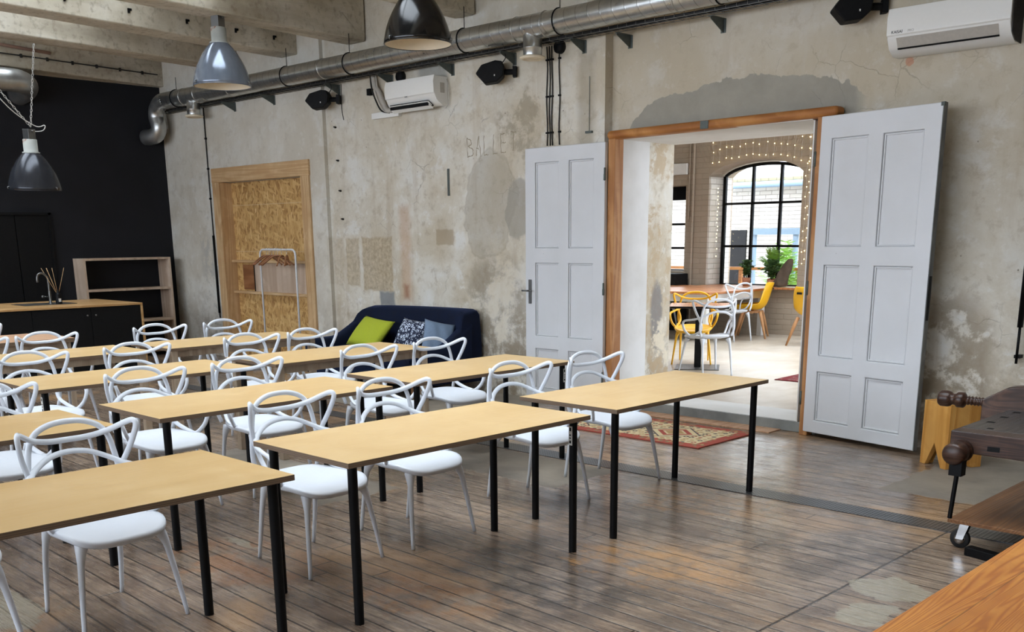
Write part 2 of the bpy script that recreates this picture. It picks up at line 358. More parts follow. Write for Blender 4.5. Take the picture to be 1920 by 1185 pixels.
def misc_walls():
    t = NT('black_wall'); n = t.noise(2, detail=5); t.bump(t.noise(40), .1, .004)
    M['black_wall'] = t.fin(t.mix(t.map(n, .3, .7), rgb(21, 22, 26), rgb(27, 28, 33)), .7, spec=.3)
    t = NT('smooth_white'); n = t.noise(2.5, detail=4); t.bump(t.noise(30), .1, .004)
    M['smooth_white'] = t.fin(t.mix(t.map(n, .35, .7), rgb(222, 221, 218), rgb(206, 204, 198)), .7)
    t = NT('beam_concrete'); n = t.noise(1.8, detail=7, rough=.62); f = t.noise(16, detail=5); st = t.noise(2.2, detail=5, stretch=(1, .12, 1))
    c = t.ramp(n, [(.3, rgb(170, 160, 142)), (.5, rgb(194, 186, 168)), (.7, rgb(212, 206, 192))])
    c = t.mix(t.map(st, .48, .64, 0, .6), c, rgb(132, 120, 102)); c = t.mix(t.map(f, .52, .68, 0, .45), c, rgb(122, 110, 94))
    vn = t.vor(1.6, t.vmath('MULTIPLY', t.obj, (1, .25, 2)), 'DISTANCE_TO_EDGE')
    c = t.mix(t.math('MULTIPLY', t.map(vn, .006, .001, 0, .4), t.map(n, .5, .6)), c, rgb(90, 80, 66))
    t.bump(t.math('ADD', f, n), .35, .01); M['beam_concrete'] = t.fin(c, .85, spec=.25)
    t = NT('cafe_floor'); n = t.noise(1.2, detail=6, dist=.8); f = t.noise(7, detail=5, stretch=(1, .4, 1))
    c = t.ramp(n, [(.3, rgb(168, 155, 138)), (.55, rgb(186, 174, 158)), (.75, rgb(196, 187, 174))])
    c = t.mix(t.map(f, .55, .7, 0, .35), c, rgb(176, 162, 142))
    M['cafe_floor'] = t.fin(c, t.map(f, .3, .7, .3, .45))
    t = NT('threshold_concrete'); n = t.noise(3, detail=6); c = t.mix(t.map(n, .35, .65), rgb(112, 114, 112), rgb(142, 144, 140)); t.bump(n, .3, .01)
    M['threshold_concrete'] = t.fin(c, .8)
    t = NT('yard_ground'); n = t.noise(2); M['yard_ground'] = t.fin(t.mix(n, rgb(170, 166, 158), rgb(150, 146, 138)), .9)
misc_walls()

def floor_mat():
    t = NT('worn_floorboards'); x, y, z = t.sep()
    wob = t.sep(t.noisec(.8, detail=2))
    PW = .1225
    yy = t.math('ADD', t.math('ADD', y, t.math('MULTIPLY', x, .035)), t.math('MULTIPLY', t.math('SUBTRACT', wob[0], .5), .035))
    right = t.math('GREATER_THAN', x, -2.07)
    yy = t.math('ADD', yy, t.math('MULTIPLY', right, .055))
    q = t.math('DIVIDE', yy, PW); pid = t.math('FLOOR', q); pf = t.math('FRACT', q)
    wn1 = t.n.new('ShaderNodeTexWhiteNoise'); wn1.noise_dimensions = '1D'; t.l.new(pid, wn1.inputs['W'])
    rnd = wn1.outputs[0]; rs = t.sep(wn1.outputs[1])
    off = t.comb(t.math('MULTIPLY', rs[0], 30), t.math('MULTIPLY', rs[1], 3), 0)
    v = t.vmath('ADD', t.obj, off)
    grain = t.noise(5.5, v, 7, .68, .3, stretch=(.5, 6, 1))
    fineg = t.noise(22, v, 6, .7, 0, stretch=(.25, 7, 1))
    big = t.noise(1.1, detail=5, rough=.6, dist=.6); med = t.noise(4.5, detail=6, rough=.65)
    c = t.ramp(grain, [(.28, rgb(70, 58, 50)), (.42, rgb(112, 95, 81)), (.55, rgb(141, 122, 103)), (.70, rgb(164, 144, 122))])
    c = t.mix(t.map(rnd, 0, 1, 0, .4), c, rgb(110, 86, 70))
    c = t.mix(t.map(big, .52, .66, 0, .40), c, rgb(196, 148, 92))          # bare honey-coloured wood
    c = t.mix(t.map(big, .44, .34, 0, .45), c, rgb(88, 72, 62))
    c = t.mix(t.map(fineg, .56, .72, 0, .42), c, rgb(188, 168, 146))
    g3 = t.noise(60, v, 5, .75, 0, stretch=(.3, 3, 1)); c = t.mix(t.map(g3, .58, .72, 0, .4), c, rgb(60, 48, 42)); c = t.mix(t.math('MULTIPLY', t.map(t.noise(2.6, detail=8, rough=.75), .52, .62), .5), c, rgb(74, 62, 54))
    c = t.mix(t.map(fineg, .42, .30, 0, .38), c, rgb(58, 46, 38))
    def dk(cx, cy, rx, ry, k, col=rgb(62, 56, 52)):
        nonlocal c
        m = t.math('MULTIPLY', t.ell(t.math('ADD', x, t.math('MULTIPLY', t.math('SUBTRACT', med, .5), .9)), t.math('ADD', y, t.math('MULTIPLY', t.math('SUBTRACT', med, .5), .9)), cx, cy, rx, ry, .6), t.map(med, .42, .56))
        c = t.mix(t.math('MULTIPLY', m, k), c, col)
    dk(-3.2, 3.7, .6, .6, .7); dk(-4.1, 2.6, .4, .3, .5); dk(-2.3, 4.9, .4, .5, .55); dk(-3.4, 4.8, .9, .35, .45); dk(-2.6, 3.4, .5, .4, .45)
    dk(-2.9, 4.1, .5, .3, .6, rgb(178, 132, 82)); dk(-3.5, 5.3, .6, .3, .5, rgb(172, 130, 86)); dk(-3.4, 3.0, .4, .25, .5, rgb(160, 112, 68)); dk(-4.5, 2.7, .5, .3, .5, rgb(160, 110, 72))
    gap = t.map(t.math('MINIMUM', pf, t.math('SUBTRACT', 1, pf)), t.map(wob[1], .3, .7, .035, .07), .02) if 0 else t.map(t.math('MINIMUM', pf, t.math('SUBTRACT', 1, pf)), .055, .024)
    gapk = t.math('MULTIPLY', gap, t.map(rs[2], 0, 1, .75, 1))
    # saw cut across all boards, and butt joints
    seam = t.map(t.math('ABSOLUTE', t.math('ADD', x, 2.07)), .009, .003)
    ju = t.math('FRACT', t.math('ADD', t.math('DIVIDE', x, 3.1), rs[0])); joint = t.math('MULTIPLY', t.map(t.math('MINIMUM', ju, t.math('SUBTRACT', 1, ju)), .0018, .0006), t.math('LESS_THAN', x, -2.1))
    gapk = t.math('MAXIMUM', t.math('MAXIMUM', gapk, seam), joint)
    c = t.mix(t.math('MULTIPLY', gapk, .97), c, rgb(14, 10, 9))
    # white paint specks
    sp = t.math('MULTIPLY', t.map(t.vor(11, t.vmath('MULTIPLY', t.obj, (1, 1.6, 1))), .06, .03), t.map(t.noise(.9), .54, .6))
    c = t.mix(t.math('MULTIPLY', sp, .8), c, rgb(196, 188, 176))
    # concrete and screed repairs
    e = t.math('MULTIPLY', t.math('SUBTRACT', med, .5), .16)
    xe = t.math('ADD', x, e); ye = t.math('ADD', y, e)
    rep = t.box(xe, ye, -2.8, -.6, 6.36, 8.0, .02)
    rep = t.math('MAXIMUM', rep, t.box(xe, ye, -6.2, -4.42, 4.93, 5.62, .02))
    rep = t.math('MAXIMUM', rep, t.box(xe, ye, -9.3, -6.8, 6.2, 7.85, .02))
    rep = t.math('MAXIMUM', rep, t.box(xe, ye, -7.2, -5.2, 3.6, 4.25, .04))
    scr = t.mix(t.map(med, .3, .7), rgb(104, 97, 88), rgb(132, 122, 110))
    scr = t.mix(t.map(big, .4, .6, 0, .5), scr, rgb(146, 134, 116))
    c = t.mix(rep, c, scr)
    bl = t.math('MAXIMUM', t.ell(t.math('ADD', x, t.math('MULTIPLY', e, 2)), t.math('ADD', y, t.math('MULTIPLY', e, -2)), -1.88, 4.50, .20, .15, .1), t.ell(t.math('ADD', x, t.math('MULTIPLY', e, 2)), t.math('ADD', y, e), -1.82, 4.12, .12, .16, .1))
    bl = t.math('MAXIMUM', bl, t.ell(t.math('ADD', x, t.math('MULTIPLY', e, 2)), t.math('ADD', y, e), -4.86, 2.82, .16, .035, .2))
    bl = t.math('MAXIMUM', bl, t.ell(t.math('ADD', x, t.math('MULTIPLY', e, 2)), t.math('ADD', y, e), -4.85, 1.50, .42, .15, .1))
    blk = t.math('MULTIPLY', bl, t.map(fineg, .36, .46))
    c = t.mix(t.math('MULTIPLY', blk, .85), c, rgb(150, 141, 122))
    hgt = t.math('SUBTRACT', t.math('ADD', t.math('MULTIPLY', grain, .5), t.math('MULTIPLY', fineg, .25)), t.math('MULTIPLY', t.math('MULTIPLY', gapk, 1.2), t.math('SUBTRACT', 1, rep)))
    cup = t.math('MULTIPLY', t.math('ABSOLUTE', t.math('SUBTRACT', pf, .5)), .5)
    hgt = t.math('ADD', hgt, t.math('MULTIPLY', cup, t.math('SUBTRACT', 1, rep)))
    t.bump(hgt, .38, .009)
    ro = t.math('ADD', t.map(big, .35, .65, .16, .26), t.map(fineg, .35, .7, 0, .14))
    ro = t.mix(rep, t.comb(ro, ro, ro), t.comb(.62, .62, .62)); 
    t.b.inputs['Coat Roughness'].default_value = .16; t.put(t.b.inputs['Coat Weight'], t.math('MULTIPLY', t.map(med, .40, .62, .55, .1), t.math('SUBTRACT', 1, rep)))
    M['worn_floorboards'] = t.fin(c, t.sep(ro)[0], 0, .6)
    t = NT('checker_plate'); x, y, z = t.sep()
    a = t.math('SINE', t.math('MULTIPLY', t.math('ADD', x, y), 130)); b = t.math('SINE', t.math('MULTIPLY', t.math('SUBTRACT', x, y), 130))
    k = t.map(t.math('MULTIPLY', a, b), .2, .6); n = t.noise(3)
    t.bump(k, 1.0, .012); M['checker_plate'] = t.fin(t.mix(k, t.mix(t.map(n, .3, .7), rgb(58, 60, 62), rgb(84, 84, 84)), rgb(150, 150, 148)), .3, .7)
floor_mat()

def rug_mat(name, hx, hy, field, red, dark, gold):
    t = NT(name); x, y, z = t.sep()
    ax = t.math('ABSOLUTE', x); ay = t.math('ABSOLUTE', y)
    d = t.math('MINIMUM', t.math('SUBTRACT', hx, ax), t.math('SUBTRACT', hy, ay))
    v1 = t.vor(15, out='Color', rnd=.5); s1 = t.sep(v1); d1 = t.vor(15, rnd=.5); d2 = t.vor(30, rnd=.6); s2 = t.sep(t.vor(30, out='Color', rnd=.6))
    mot = t.mix(t.math('GREATER_THAN', s1[0], .5), red, gold); mot = t.mix(t.math('GREATER_THAN', s1[1], .66), mot, dark)
    c = t.mix(t.map(d1, .36, .31), field, mot); c = t.mix(t.map(d1, .17, .13), c, field)
    c = t.mix(t.map(t.math('ABSOLUTE', t.math('SUBTRACT', d1, .36)), .035, .012, 0, .6), c, dark)
    # diamond medallions
    dm = t.math('ADD', t.math('DIVIDE', t.math('ABSOLUTE', t.math('SUBTRACT', ax, hx*.42)), .26), t.math('DIVIDE', ay, .24))
    c = t.mix(t.map(dm, 1.04, 1.0), c, dark); c = t.mix(t.map(dm, .95, .92), c, field); c = t.mix(t.map(dm, .72, .68), c, red); c = t.mix(t.map(dm, .5, .46), c, field); c = t.mix(t.map(dm, .4, .36), c, gold)
    bd = t.mix(t.math('GREATER_THAN', s2[0], .72), red, t.mix(t.math('GREATER_THAN', s2[1], .35), gold, t.mix(.5, dark, gold)))
    c = t.mix(t.map(d, .105, .10), c, bd); c = t.mix(t.map(d, .016, .012), c, red)
    f = t.noise(160); c = t.mix(t.map(f, .4, .7, 0, .25), c, rgb(90, 70, 60))
    t.bump(f, .4, .003); M[name] = t.fin(c, .95, spec=.1)
rug_mat('rug_cream', .90, .42, rgb(206, 186, 146), rgb(158, 78, 66), rgb(84, 78, 78), rgb(170, 138, 94))
rug_mat('rug_red', .6, .36, rgb(120, 62, 60), rgb(110, 40, 44), rgb(52, 44, 52), rgb(150, 128, 110))
def floral():
    t = NT('floral_fabric'); v = t.vor(22, rnd=.8); v2 = t.vor(52); n = t.noise(14)
    m = t.math('MAXIMUM', t.map(t.math('ABSOLUTE', t.math('SUBTRACT', v, .32)), .12, .08), t.map(v2, .36, .28))
    m = t.math('MULTIPLY', m, t.map(n, .38, .46))
    M['floral_fabric'] = t.fin(t.mix(m, rgb(26, 34, 58), rgb(196, 206, 222)), .9)
floral()
def glass():
    t = NT('window_glass'); t.n.remove(t.b)
    tr = t.n.new('ShaderNodeBsdfTransparent'); gl = t.n.new('ShaderNodeBsdfGlossy'); gl.inputs['Roughness'].default_value = .02
    fr = t.n.new('ShaderNodeFresnel'); fr.inputs[0].default_value = 1.45; mx = t.n.new('ShaderNodeMixShader')
    t.l.new(fr.outputs[0], mx.inputs[0]); t.l.new(tr.outputs[0], mx.inputs[1]); t.l.new(gl.outputs[0], mx.inputs[2])
    t.l.new(mx.outputs[0], t.n['Material Output'].inputs[0]); M['window_glass'] = t.m
glass()

# ---------------------------------------------------------------- mesh helpers
def BM(): return bmesh.new()
def box(bm, x0, x1, y0, y1, z0, z1):
    v = [bm.verts.new(p) for p in ((x0, y0, z0), (x1, y0, z0), (x1, y1, z0), (x0, y1, z0), (x0, y0, z1), (x1, y0, z1), (x1, y1, z1), (x0, y1, z1))]
    for f in ((3, 2, 1, 0), (4, 5, 6, 7), (0, 1, 5, 4), (1, 2, 6, 5), (2, 3, 7, 6), (3, 0, 4, 7)): bm.faces.new([v[i] for i in f])
    return v
def cube(*a):
    bm = BM(); box(bm, *a); return bm
def prism(bm, poly, vec):
    """poly: 3D points of one face, extruded by vec"""
    a = [bm.verts.new(p) for p in poly]; b = [bm.verts.new(Vector(p)+Vector(vec)) for p in poly]
    bm.faces.new(a[::-1]); bm.faces.new(b)
    n = len(a)
    for i in range(n): bm.faces.new((a[i], a[(i+1) % n], b[(i+1) % n], b[i]))
    bmesh.ops.recalc_face_normals(bm, faces=bm.faces)
def spline(pts, k=6, closed=False):
    P = [Vector(p) for p in pts]; n = len(P); out = []
    for i in range(n if closed else n-1):
        a = P[(i-1) % n] if closed or i > 0 else P[0]*2-P[1]
        b = P[i]; c = P[(i+1) % n]
        d = P[(i+2) % n] if closed or i+2 < n else P[-1]*2-P[-2]
        for j in range(k):
            t = j/k
            out.append(.5*((2*b)+(c-a)*t+(2*a-5*b+4*c-d)*t*t+(3*b-a-3*c+d)*t**3))
    if not closed: out.append(P[-1])
    return out
def tube(bm, pts, r, n=8, closed=False, flat=1.0, up=None):
    """swept ellipse; r may be a list; flat squashes the section across 'up'"""
    P = [Vector(p) for p in pts]; N = len(P); R = r if isinstance(r, (list, tuple)) else [r]*N
    rings = []; prev = None
    for i in range(N):
        t = ((P[(i+1) % N]-P[i-1]) if closed or 0 < i < N-1 else (P[1]-P[0] if i == 0 else P[-1]-P[-2])).normalized()
        if prev is None: s = t.orthogonal().normalized() if up is None else (Vector(up)-t*t.dot(Vector(up))).normalized()
        else: s = (prev-t*t.dot(prev)).normalized()
        prev = s; q = t.cross(s)
        rings.append([bm.verts.new(P[i]+s*R[i]*flat*math.cos(2*PI*k/n)+q*R[i]*math.sin(2*PI*k/n)) for k in range(n)])
    for i in range(N if closed else N-1):
        a, b = rings[i], rings[(i+1) % N]
        for k in range(n): bm.faces.new((a[k], a[(k+1) % n], b[(k+1) % n], b[k]))
    if not closed: bm.faces.new(rings[0][::-1]); bm.faces.new(rings[-1])
    bmesh.ops.recalc_face_normals(bm, faces=bm.faces)
def lathe(bm, prof, c=(0, 0, 0), n=24, axis='z', cap=False):
    rings = []
    for r, h in prof:
        ring = []
        for k in range(n):
            a = 2*PI*k/n; u, v = r*math.cos(a), r*math.sin(a)
            p = {'z': (u, v, h), 'y': (u, h, v), 'x': (h, u, v)}[axis]
            ring.append(bm.verts.new((p[0]+c[0], p[1]+c[1], p[2]+c[2])))
        rings.append(ring)
    for a, b in zip(rings, rings[1:]):
        for k in range(n): bm.faces.new((a[k], a[(k+1) % n], b[(k+1) % n], b[k]))
    if cap: bm.faces.new(rings[0][::-1]); bm.faces.new(rings[-1])
    bmesh.ops.recalc_face_normals(bm, faces=bm.faces)
def obj(name, bm, mat, parent=None, smooth=False, bev=0, seg=2, label=None, kind=None, sub=0):
    me = bpy.data.meshes.new(name); bm.to_mesh(me); bm.free()
    for m_ in (mat if isinstance(mat, list) else [mat]): me.materials.append(M[m_])
    if smooth: me.polygons.foreach_set('use_smooth', [True]*len(me.polygons))
    o = bpy.data.objects.new(name, me); C.objects.link(o)
    if parent: o.parent = parent
    if bev:
        b = o.modifiers.new('bevel', 'BEVEL'); b.width = bev; b.segments = seg; b.limit_method = 'ANGLE'; b.angle_limit = .6
        me.polygons.foreach_set('use_smooth', [True]*len(me.polygons))
        b.harden_normals = True
    if sub:
        s_ = o.modifiers.new('sub', 'SUBSURF'); s_.levels = sub; s_.render_levels = sub
    if label: o['label'] = label
    if kind: o['kind'] = kind
    return o
def tag(o, label, cat, group=None, kind=None):
    o['label'] = label; o['category'] = cat
    if group: o['group'] = group
    if kind: o['kind'] = kind
    return o
def thing(name, label, cat, loc=(0, 0, 0), rz=0, group=None):
    o = bpy.data.objects.new(name, None); C.objects.link(o); o.location = loc; o.rotation_euler = (0, 0, rz)
    o.empty_display_size = .1
    return tag(o, label, cat, group)
def struct(name, bm, m, parent=None, **k): return obj(name, bm, m, parent, kind=None if parent else 'structure', **k)
KIDS = {}
def dup(root, loc, rz, label, group=None):
    """a thing copied together with its parts and sub-parts"""
    r = root.copy(); C.objects.link(r); r.location = loc; r.rotation_euler = (0, 0, rz); r['label'] = label
    if group: r['group'] = group
    for ch in [o for o in bpy.data.objects if o.parent == root]:
        c = ch.copy(); C.objects.link(c); c.parent = r
        for g in [o for o in bpy.data.objects if o.parent == ch]:
            d = g.copy(); C.objects.link(d); d.parent = c
    return r
def text(name, s, size, mat, loc, rot, parent=None, extrude=.0008):
    cu = bpy.data.curves.new(name, 'FONT'); cu.body = s; cu.size = size; cu.extrude = extrude
    tmp = bpy.data.objects.new(name+'_tmp', cu); C.objects.link(tmp)
    me = bpy.data.meshes.new_from_object(tmp.evaluated_get(bpy.context.evaluated_depsgraph_get()))
    bpy.data.objects.remove(tmp); me.materials.clear(); me.materials.append(M[mat])
    o = bpy.data.objects.new(name, me); C.objects.link(o); o.location = loc; o.rotation_euler = rot
    if parent: o.parent = parent
    return o

# ---------------------------------------------------------------- room shell
WL, WR, XB, XE, YF, ZC = 7.74, 7.85, -14.55, 4.2, -3.4, 4.32
JL, JR, JT = -6.25, -4.20, 2.53            # doorway opening
struct('floor', cube(XB-.2, XE, YF, 7.95, -.12, 0), 'worn_floorboards')
b = BM(); box(b, -11.05, -6.30, WL, 8.35, 0, ZC); struct('wall_back', b, 'plaster_left')
b = BM(); box(b, -11.05-.0, -10.62, WL-.05, WL, 0, ZC); struct('wall_back', b, 'plaster_left')
for q in ((XB, -13.1, WL-.05, 8.35, 0, ZC), (-13.1, -11.05, WL-.05, 8.35, 2.41, ZC), (-13.1, -11.05, 7.885, 8.35, 0, 2.41)): struct('wall_back', cube(*q), 'plaster_left')
b = BM(); box(b, -6.30, JR, WR, 8.35, JT, ZC); box(b, -6.30, JL, WR, 8.34, 0, JT); struct('wall_back', b, 'plaster_right')
b = BM(); box(b, JR, XE, WR, 8.35, 0, ZC); struct('wall_back', b, 'plaster_right')
b = BM(); box(b, -12.6, JL, 8.35, 8.78, 0, 3.7); struct('wall_back', b, 'plaster_jamb')
b = BM(); box(b, JL, JR, 8.35, 8.78, JT, 3.7); box(b, JR, -1.5, 8.35, 8.78, 0, 3.7); struct('wall_back', b, 'smooth_white')
# white lining of the doorway
b = BM(); box(b, JL, JL+.012, 7.76, 8.36, .09, JT); struct('trim_1', b, 'smooth_white')
b = BM(); box(b, JL, JR, 7.76, 8.80, JT-.012, JT); struct('trim_2', b, 'smooth_white')
b = BM(); box(b, JR-.012, JR, 7.80, 8.80, .09, JT); struct('trim_3', b, 'smooth_white')
# other walls
struct('wall_left', cube(XB-.25, XB, YF, 8.35, 0, ZC), 'black_wall')
b = BM()
box(b, XB-.25, -13, YF-.25, YF, 0, ZC); box(b, 0, XE, YF-.25, YF, 0, ZC); box(b, -13, 0, YF-.25, YF, 0, 1.25); box(b, -13, 0, YF-.25, YF, 3.75, ZC)
struct('wall_front', b, 'plaster_right')
struct('wall_right', cube(XE, XE+.25, YF-.25, 8.35, 0, ZC), 'plaster_right')
b = BM()
for k in range(13):
    x = -13+13*k/12-.03; w_ = .12 if k % 4 == 0 else 0; box(b, x-w_, x+.06+w_, YF-.15, YF-.1, 1.25, 3.75)
for z in (1.25, 2.5, 3.69): box(b, -13, 0, YF-.15, YF-.1, z, z+.06)
struct('window_1', b, 'black_metal')
# ceiling slab with the long roof light
b = BM()
box(b, XB-.25, XE, SKY[1], 8.35, ZC, ZC+.2); box(b, XB-.25, XE, YF-.25, SKY[0], ZC, ZC+.2)
box(b, XB-.25, -13.8, SKY[0], SKY[1], ZC, ZC+.2); box(b, -.8, XE, SKY[0], SKY[1], ZC, ZC+.2)
struct('ceiling', b, 'beam_concrete')
b = BM()
for k in range(13):
    x = -13.8+13*k/12-.02; box(b, x, x+.04, SKY[0], SKY[1], ZC+.14, ZC+.2)
struct('window_2', b, 'iron_grey')
struct('window_glass_roof', cube(-13.8, -.8, SKY[0], SKY[1], ZC+.165, ZC+.17), 'window_glass')
# beams (slightly skewed to the wall)
def beam(xn, xf, zb, m=-.12, label=None):
    """xn / xf: near and far bottom edge where the beam meets the back wall"""
    bm = BM(); y1 = 7.72; y0 = YF
    f = lambda x, y: x+m*(y-y1)
    prism(bm, [(f(xn, y0), y0, zb), (f(xf, y0), y0, zb), (f(xf, y0), y0, ZC), (f(xn, y0), y0, ZC)], (0, 0, 0)) if 0 else None
    v = [bm.verts.new(p) for p in ((f(xf, y0), y0, zb), (f(xn, y0), y0, zb), (f(xn, y1), y1, zb), (f(xf, y1), y1, zb), (f(xf, y0), y0, ZC), (f(xn, y0), y0, ZC), (f(xn, y1), y1, ZC), (f(xf, y1), y1, ZC))]
    for q in ((3, 2, 1, 0), (4, 5, 6, 7), (0, 1, 5, 4), (1, 2, 6, 5), (2, 3, 7, 6), (3, 0, 4, 7)): bm.faces.new([v[i] for i in q])
    return struct('ceiling_beam', bm, 'beam_concrete', bev=.015, label=label)
beam(-9.77, -10.10, 3.80); beam(-11.07, -11.42, 3.81); beam(-12.42, -12.78, 3.81); beam(-14.42, -14.80, 3.78, -.15)
beam(-7.98, -8.28, 3.82); beam(-6.2, -6.5, 3.82); beam(-4.4, -4.7, 3.82); beam(-2.6, -2.9, 3.82); beam(-.8, -1.1, 3.82); beam(1.0, .7, 3.82); beam(2.8, 2.5, 3.82)
# dark cable with clips and pink pipe along the last beam
def on_b4(y, z): return (-14.42-.15*(y-7.72)+.012, y, z)
t = thing('surface_cable', 'thin black cable clipped along the side of the ceiling beam above the black wall', 'cable', on_b4(5, 3.98))
L0 = Vector(t.location)
b = BM(); tube(b, [Vector(on_b4(y, 3.93))-L0 for y in (3.5, 5, 6.5, 7.6)], .008, 6); obj('cable', b, 'black_cable', t, True)
for y in (4.9, 5.25, 5.6, 5.95, 6.3, 6.65, 7.0, 7.35):
    b = BM(); p = Vector(on_b4(y, 3.93))-L0; box(b, p.x-.01, p.x+.015, p.y-.012, p.y+.012, p.z-.025, p.z+.02); obj('clip', b, 'black_cable', t)
b = BM(); tube(b, [on_b4(3.5, 4.08), on_b4(6.0, 4.01)], .02, 8); tag(obj('ceiling_pipe', b, 'pink_pipe', None, True), 'thin pinkish pipe on the brightly lit side of the last ceiling beam', 'pipe')
# switch-like ceramic sockets on the beam side
for i, y in enumerate((4.75, 5.45, 6.15, 6.8, 7.35)):
    x = -11.07-.12*(y-7.72)+.0
    b = BM(); box(b, x, x+.02, y-.02, y+.02, 3.955, 3.975); box(b, x, x+.02, y-.02, y-.002, 3.93, 3.96)
    tag(obj('cable_hook', b, 'black_metal'), 'small black hook on the side of a ceiling beam, %s' % ['leftmost', 'second from the left', 'the middle one', 'right beside the lamp neck', 'closest to the duct'][i], 'hook')

# ---------------------------------------------------------------- doorway: threshold, frame, doors
struct('trim_4', cube(-6.36, -4.03, 7.80, 8.31, 0, .09), 'threshold_concrete', bev=.006)
struct('trim_5', cube(JL, JR, 7.812, 8.30, .09, .096), 'smooth_white')
fr = thing('door_frame', 'worn orange pine frame around the wide doorway to the next room', 'door frame', (-5.2, 7.75, 0))
def at(p, q=(-5.2, 7.75, 0)): return Vector(p)-Vector(q)
b = BM(); v = box(b, -6.255+5.2, -3.97+5.2, -.045, .10, 2.505, 2.582)
for q_ in v:
    if q_.co.x > 0: q_.co.z += .022
obj('frame_head', b, 'old_pine', fr, bev=.035, seg=5)
b = BM(); box(b, -6.235+5.2, -6.155+5.2, -.035, .095, 0, 2.51); obj('frame_post', b, 'old_pine_z', fr, bev=.006)
b = BM(); box(b, -4.135+5.2, -4.06+5.2, -.035, .095, 0, 2.53); obj('frame_post', b, 'old_pine_z', fr, bev=.006)
b = BM(); box(b, -5.22+5.2, -5.14+5.2, -.050, -.044, 2.52, 2.585); obj('steel_plate', b, 'iron_grey', fr, label='grey steel plate on the middle of the frame head')

def leaf(name, label, W, Hh, flip):
    """panelled door leaf, hinge at local origin, leaf along +x, face towards -y"""
    t = thing(name, label, 'door')
    b = BM(); T = .045
    st, mid = .135, .13
    xs = [(0, st), ((W-mid)/2, (W+mid)/2), (W-st, W)]
    rails = [(.02, .125), (.53, .66), (1.385, 1.53), (2.345, Hh)]
    gx = [0, st, (W-mid)/2, (W+mid)/2, W-st, W]; gz = [z for r_ in rails for z in r_]
    hole = lambda i, k: i in (1, 3) and k % 2 == 1
    V = {}
    def vt(i, k, y):
        if (i, k, y) not in V: V[(i, k, y)] = b.verts.new((gx[i], y, gz[k]))
        return V[(i, k, y)]
    nx, nz = len(gx)-1, len(gz)-1
    for i in range(nx):
        for k in range(nz):
            if hole(i, k): continue
            b.faces.new((vt(i, k, -T), vt(i+1, k, -T), vt(i+1, k+1, -T), vt(i, k+1, -T))); b.faces.new((vt(i, k+1, 0), vt(i+1, k+1, 0), vt(i+1, k, 0), vt(i, k, 0)))
            for (a, c, ni, nk) in (((i, k), (i+1, k), i, k-1), ((i+1, k), (i+1, k+1), i+1, k), ((i+1, k+1), (i, k+1), i, k+1), ((i, k+1), (i, k), i-1, k)):
                if 0 <= ni < nx and 0 <= nk < nz and not hole(ni, nk): continue
                b.faces.new((vt(*a, -T), vt(*a, 0), vt(*c, 0), vt(*c, -T)))
    bmesh.ops.recalc_face_normals(b, faces=b.faces)
    obj('stiles_and_rails', b, 'door_paint', t, bev=.007, seg=3)
    for x0, x1 in ((st, (W-mid)/2), ((W+mid)/2, W-st)):
        for (a0, z0), (z1, a1) in zip(rails, rails[1:]):
            b = BM(); box(b, x0-.01, x1+.01, -T+.022, -.012, z0-.01, z1+.01)
            q = .016                                      # bead around the sunk field
            for e in ((x0+.004, x0+q, z0+.004, z1-.004), (x1-q, x1-.004, z0+.004, z1-.004), (x0+q, x1-q, z0+.004, z0+q), (x0+q, x1-q, z1-q, z1-.004)):
                box(b, e[0], e[1], -T+.010, -T+.024, e[2], e[3])
            obj('panel', b, 'door_paint', t, bev=.004)
    return t
dl = leaf('door_leaf', 'left white panelled door leaf folded flat against the stained wall, with a lever handle', 1.02, 2.485, False)
dl.location = (-7.255, 7.715, .0)
b = BM(); box(b, .055, .085, -.062, -.045, .98, 1.22); h = obj('handle_plate', b, 'steel_dull', dl, bev=.003, label='grey steel handle plate')
b = BM(); tube(b, [(.07, -.06, 1.11), (.07, -.095, 1.11), (.02, -.10, 1.11), (.0, -.10, 1.11)], .008, 8); tube(b, [(.07, -.095, 1.11), (.125, -.095, 1.112)], .007, 8); obj('lever', b, 'steel_dull', h, True)
for z in (2.2, 1.15, .3):
    b = BM(); lathe(b, [(.0, -.06), (.011, -.055), (.011, 0), (.009, .0), (.009, .055), (0, .06)], (1.024, -.05, z), 10); obj('hinge', b, 'iron_grey', dl, True, label='grey barrel hinge')
drr = leaf('door_leaf', 'tall white panelled door leaf swung open right of the doorway, beside the block stool', 1.07, 2.515, True)
ang = math.atan2(7.565-7.765, 1.06)
drr.location = (-4.12, 7.765, .015); drr.rotation_euler = (0, 0, ang)
b = BM(); box(b, 1.07, 1.076, -.046, .001, .02, 2.515); obj('edge_strip', b, 'door_edge_grey', drr, label='grey unpainted closing edge')
b = BM(); box(b, 1.076, 1.08, -.036, -.012, 1.0, 1.32); obj('lock_plate', b, 'black_metal', drr, label='dark metal lock plate on the closing edge')
b = BM(); box(b, 1.055, 1.082, -.05, -.03, 2.49, 2.517); obj('top_bolt', b, 'iron_grey', drr)
for z in (2.2, 1.2, .3):
    b = BM(); lathe(b, [(.0, -.06), (.011, -.055), (.011, .055), (0, .06)], (-.008, -.05, z), 10); obj('hinge', b, 'iron_grey', drr, True)

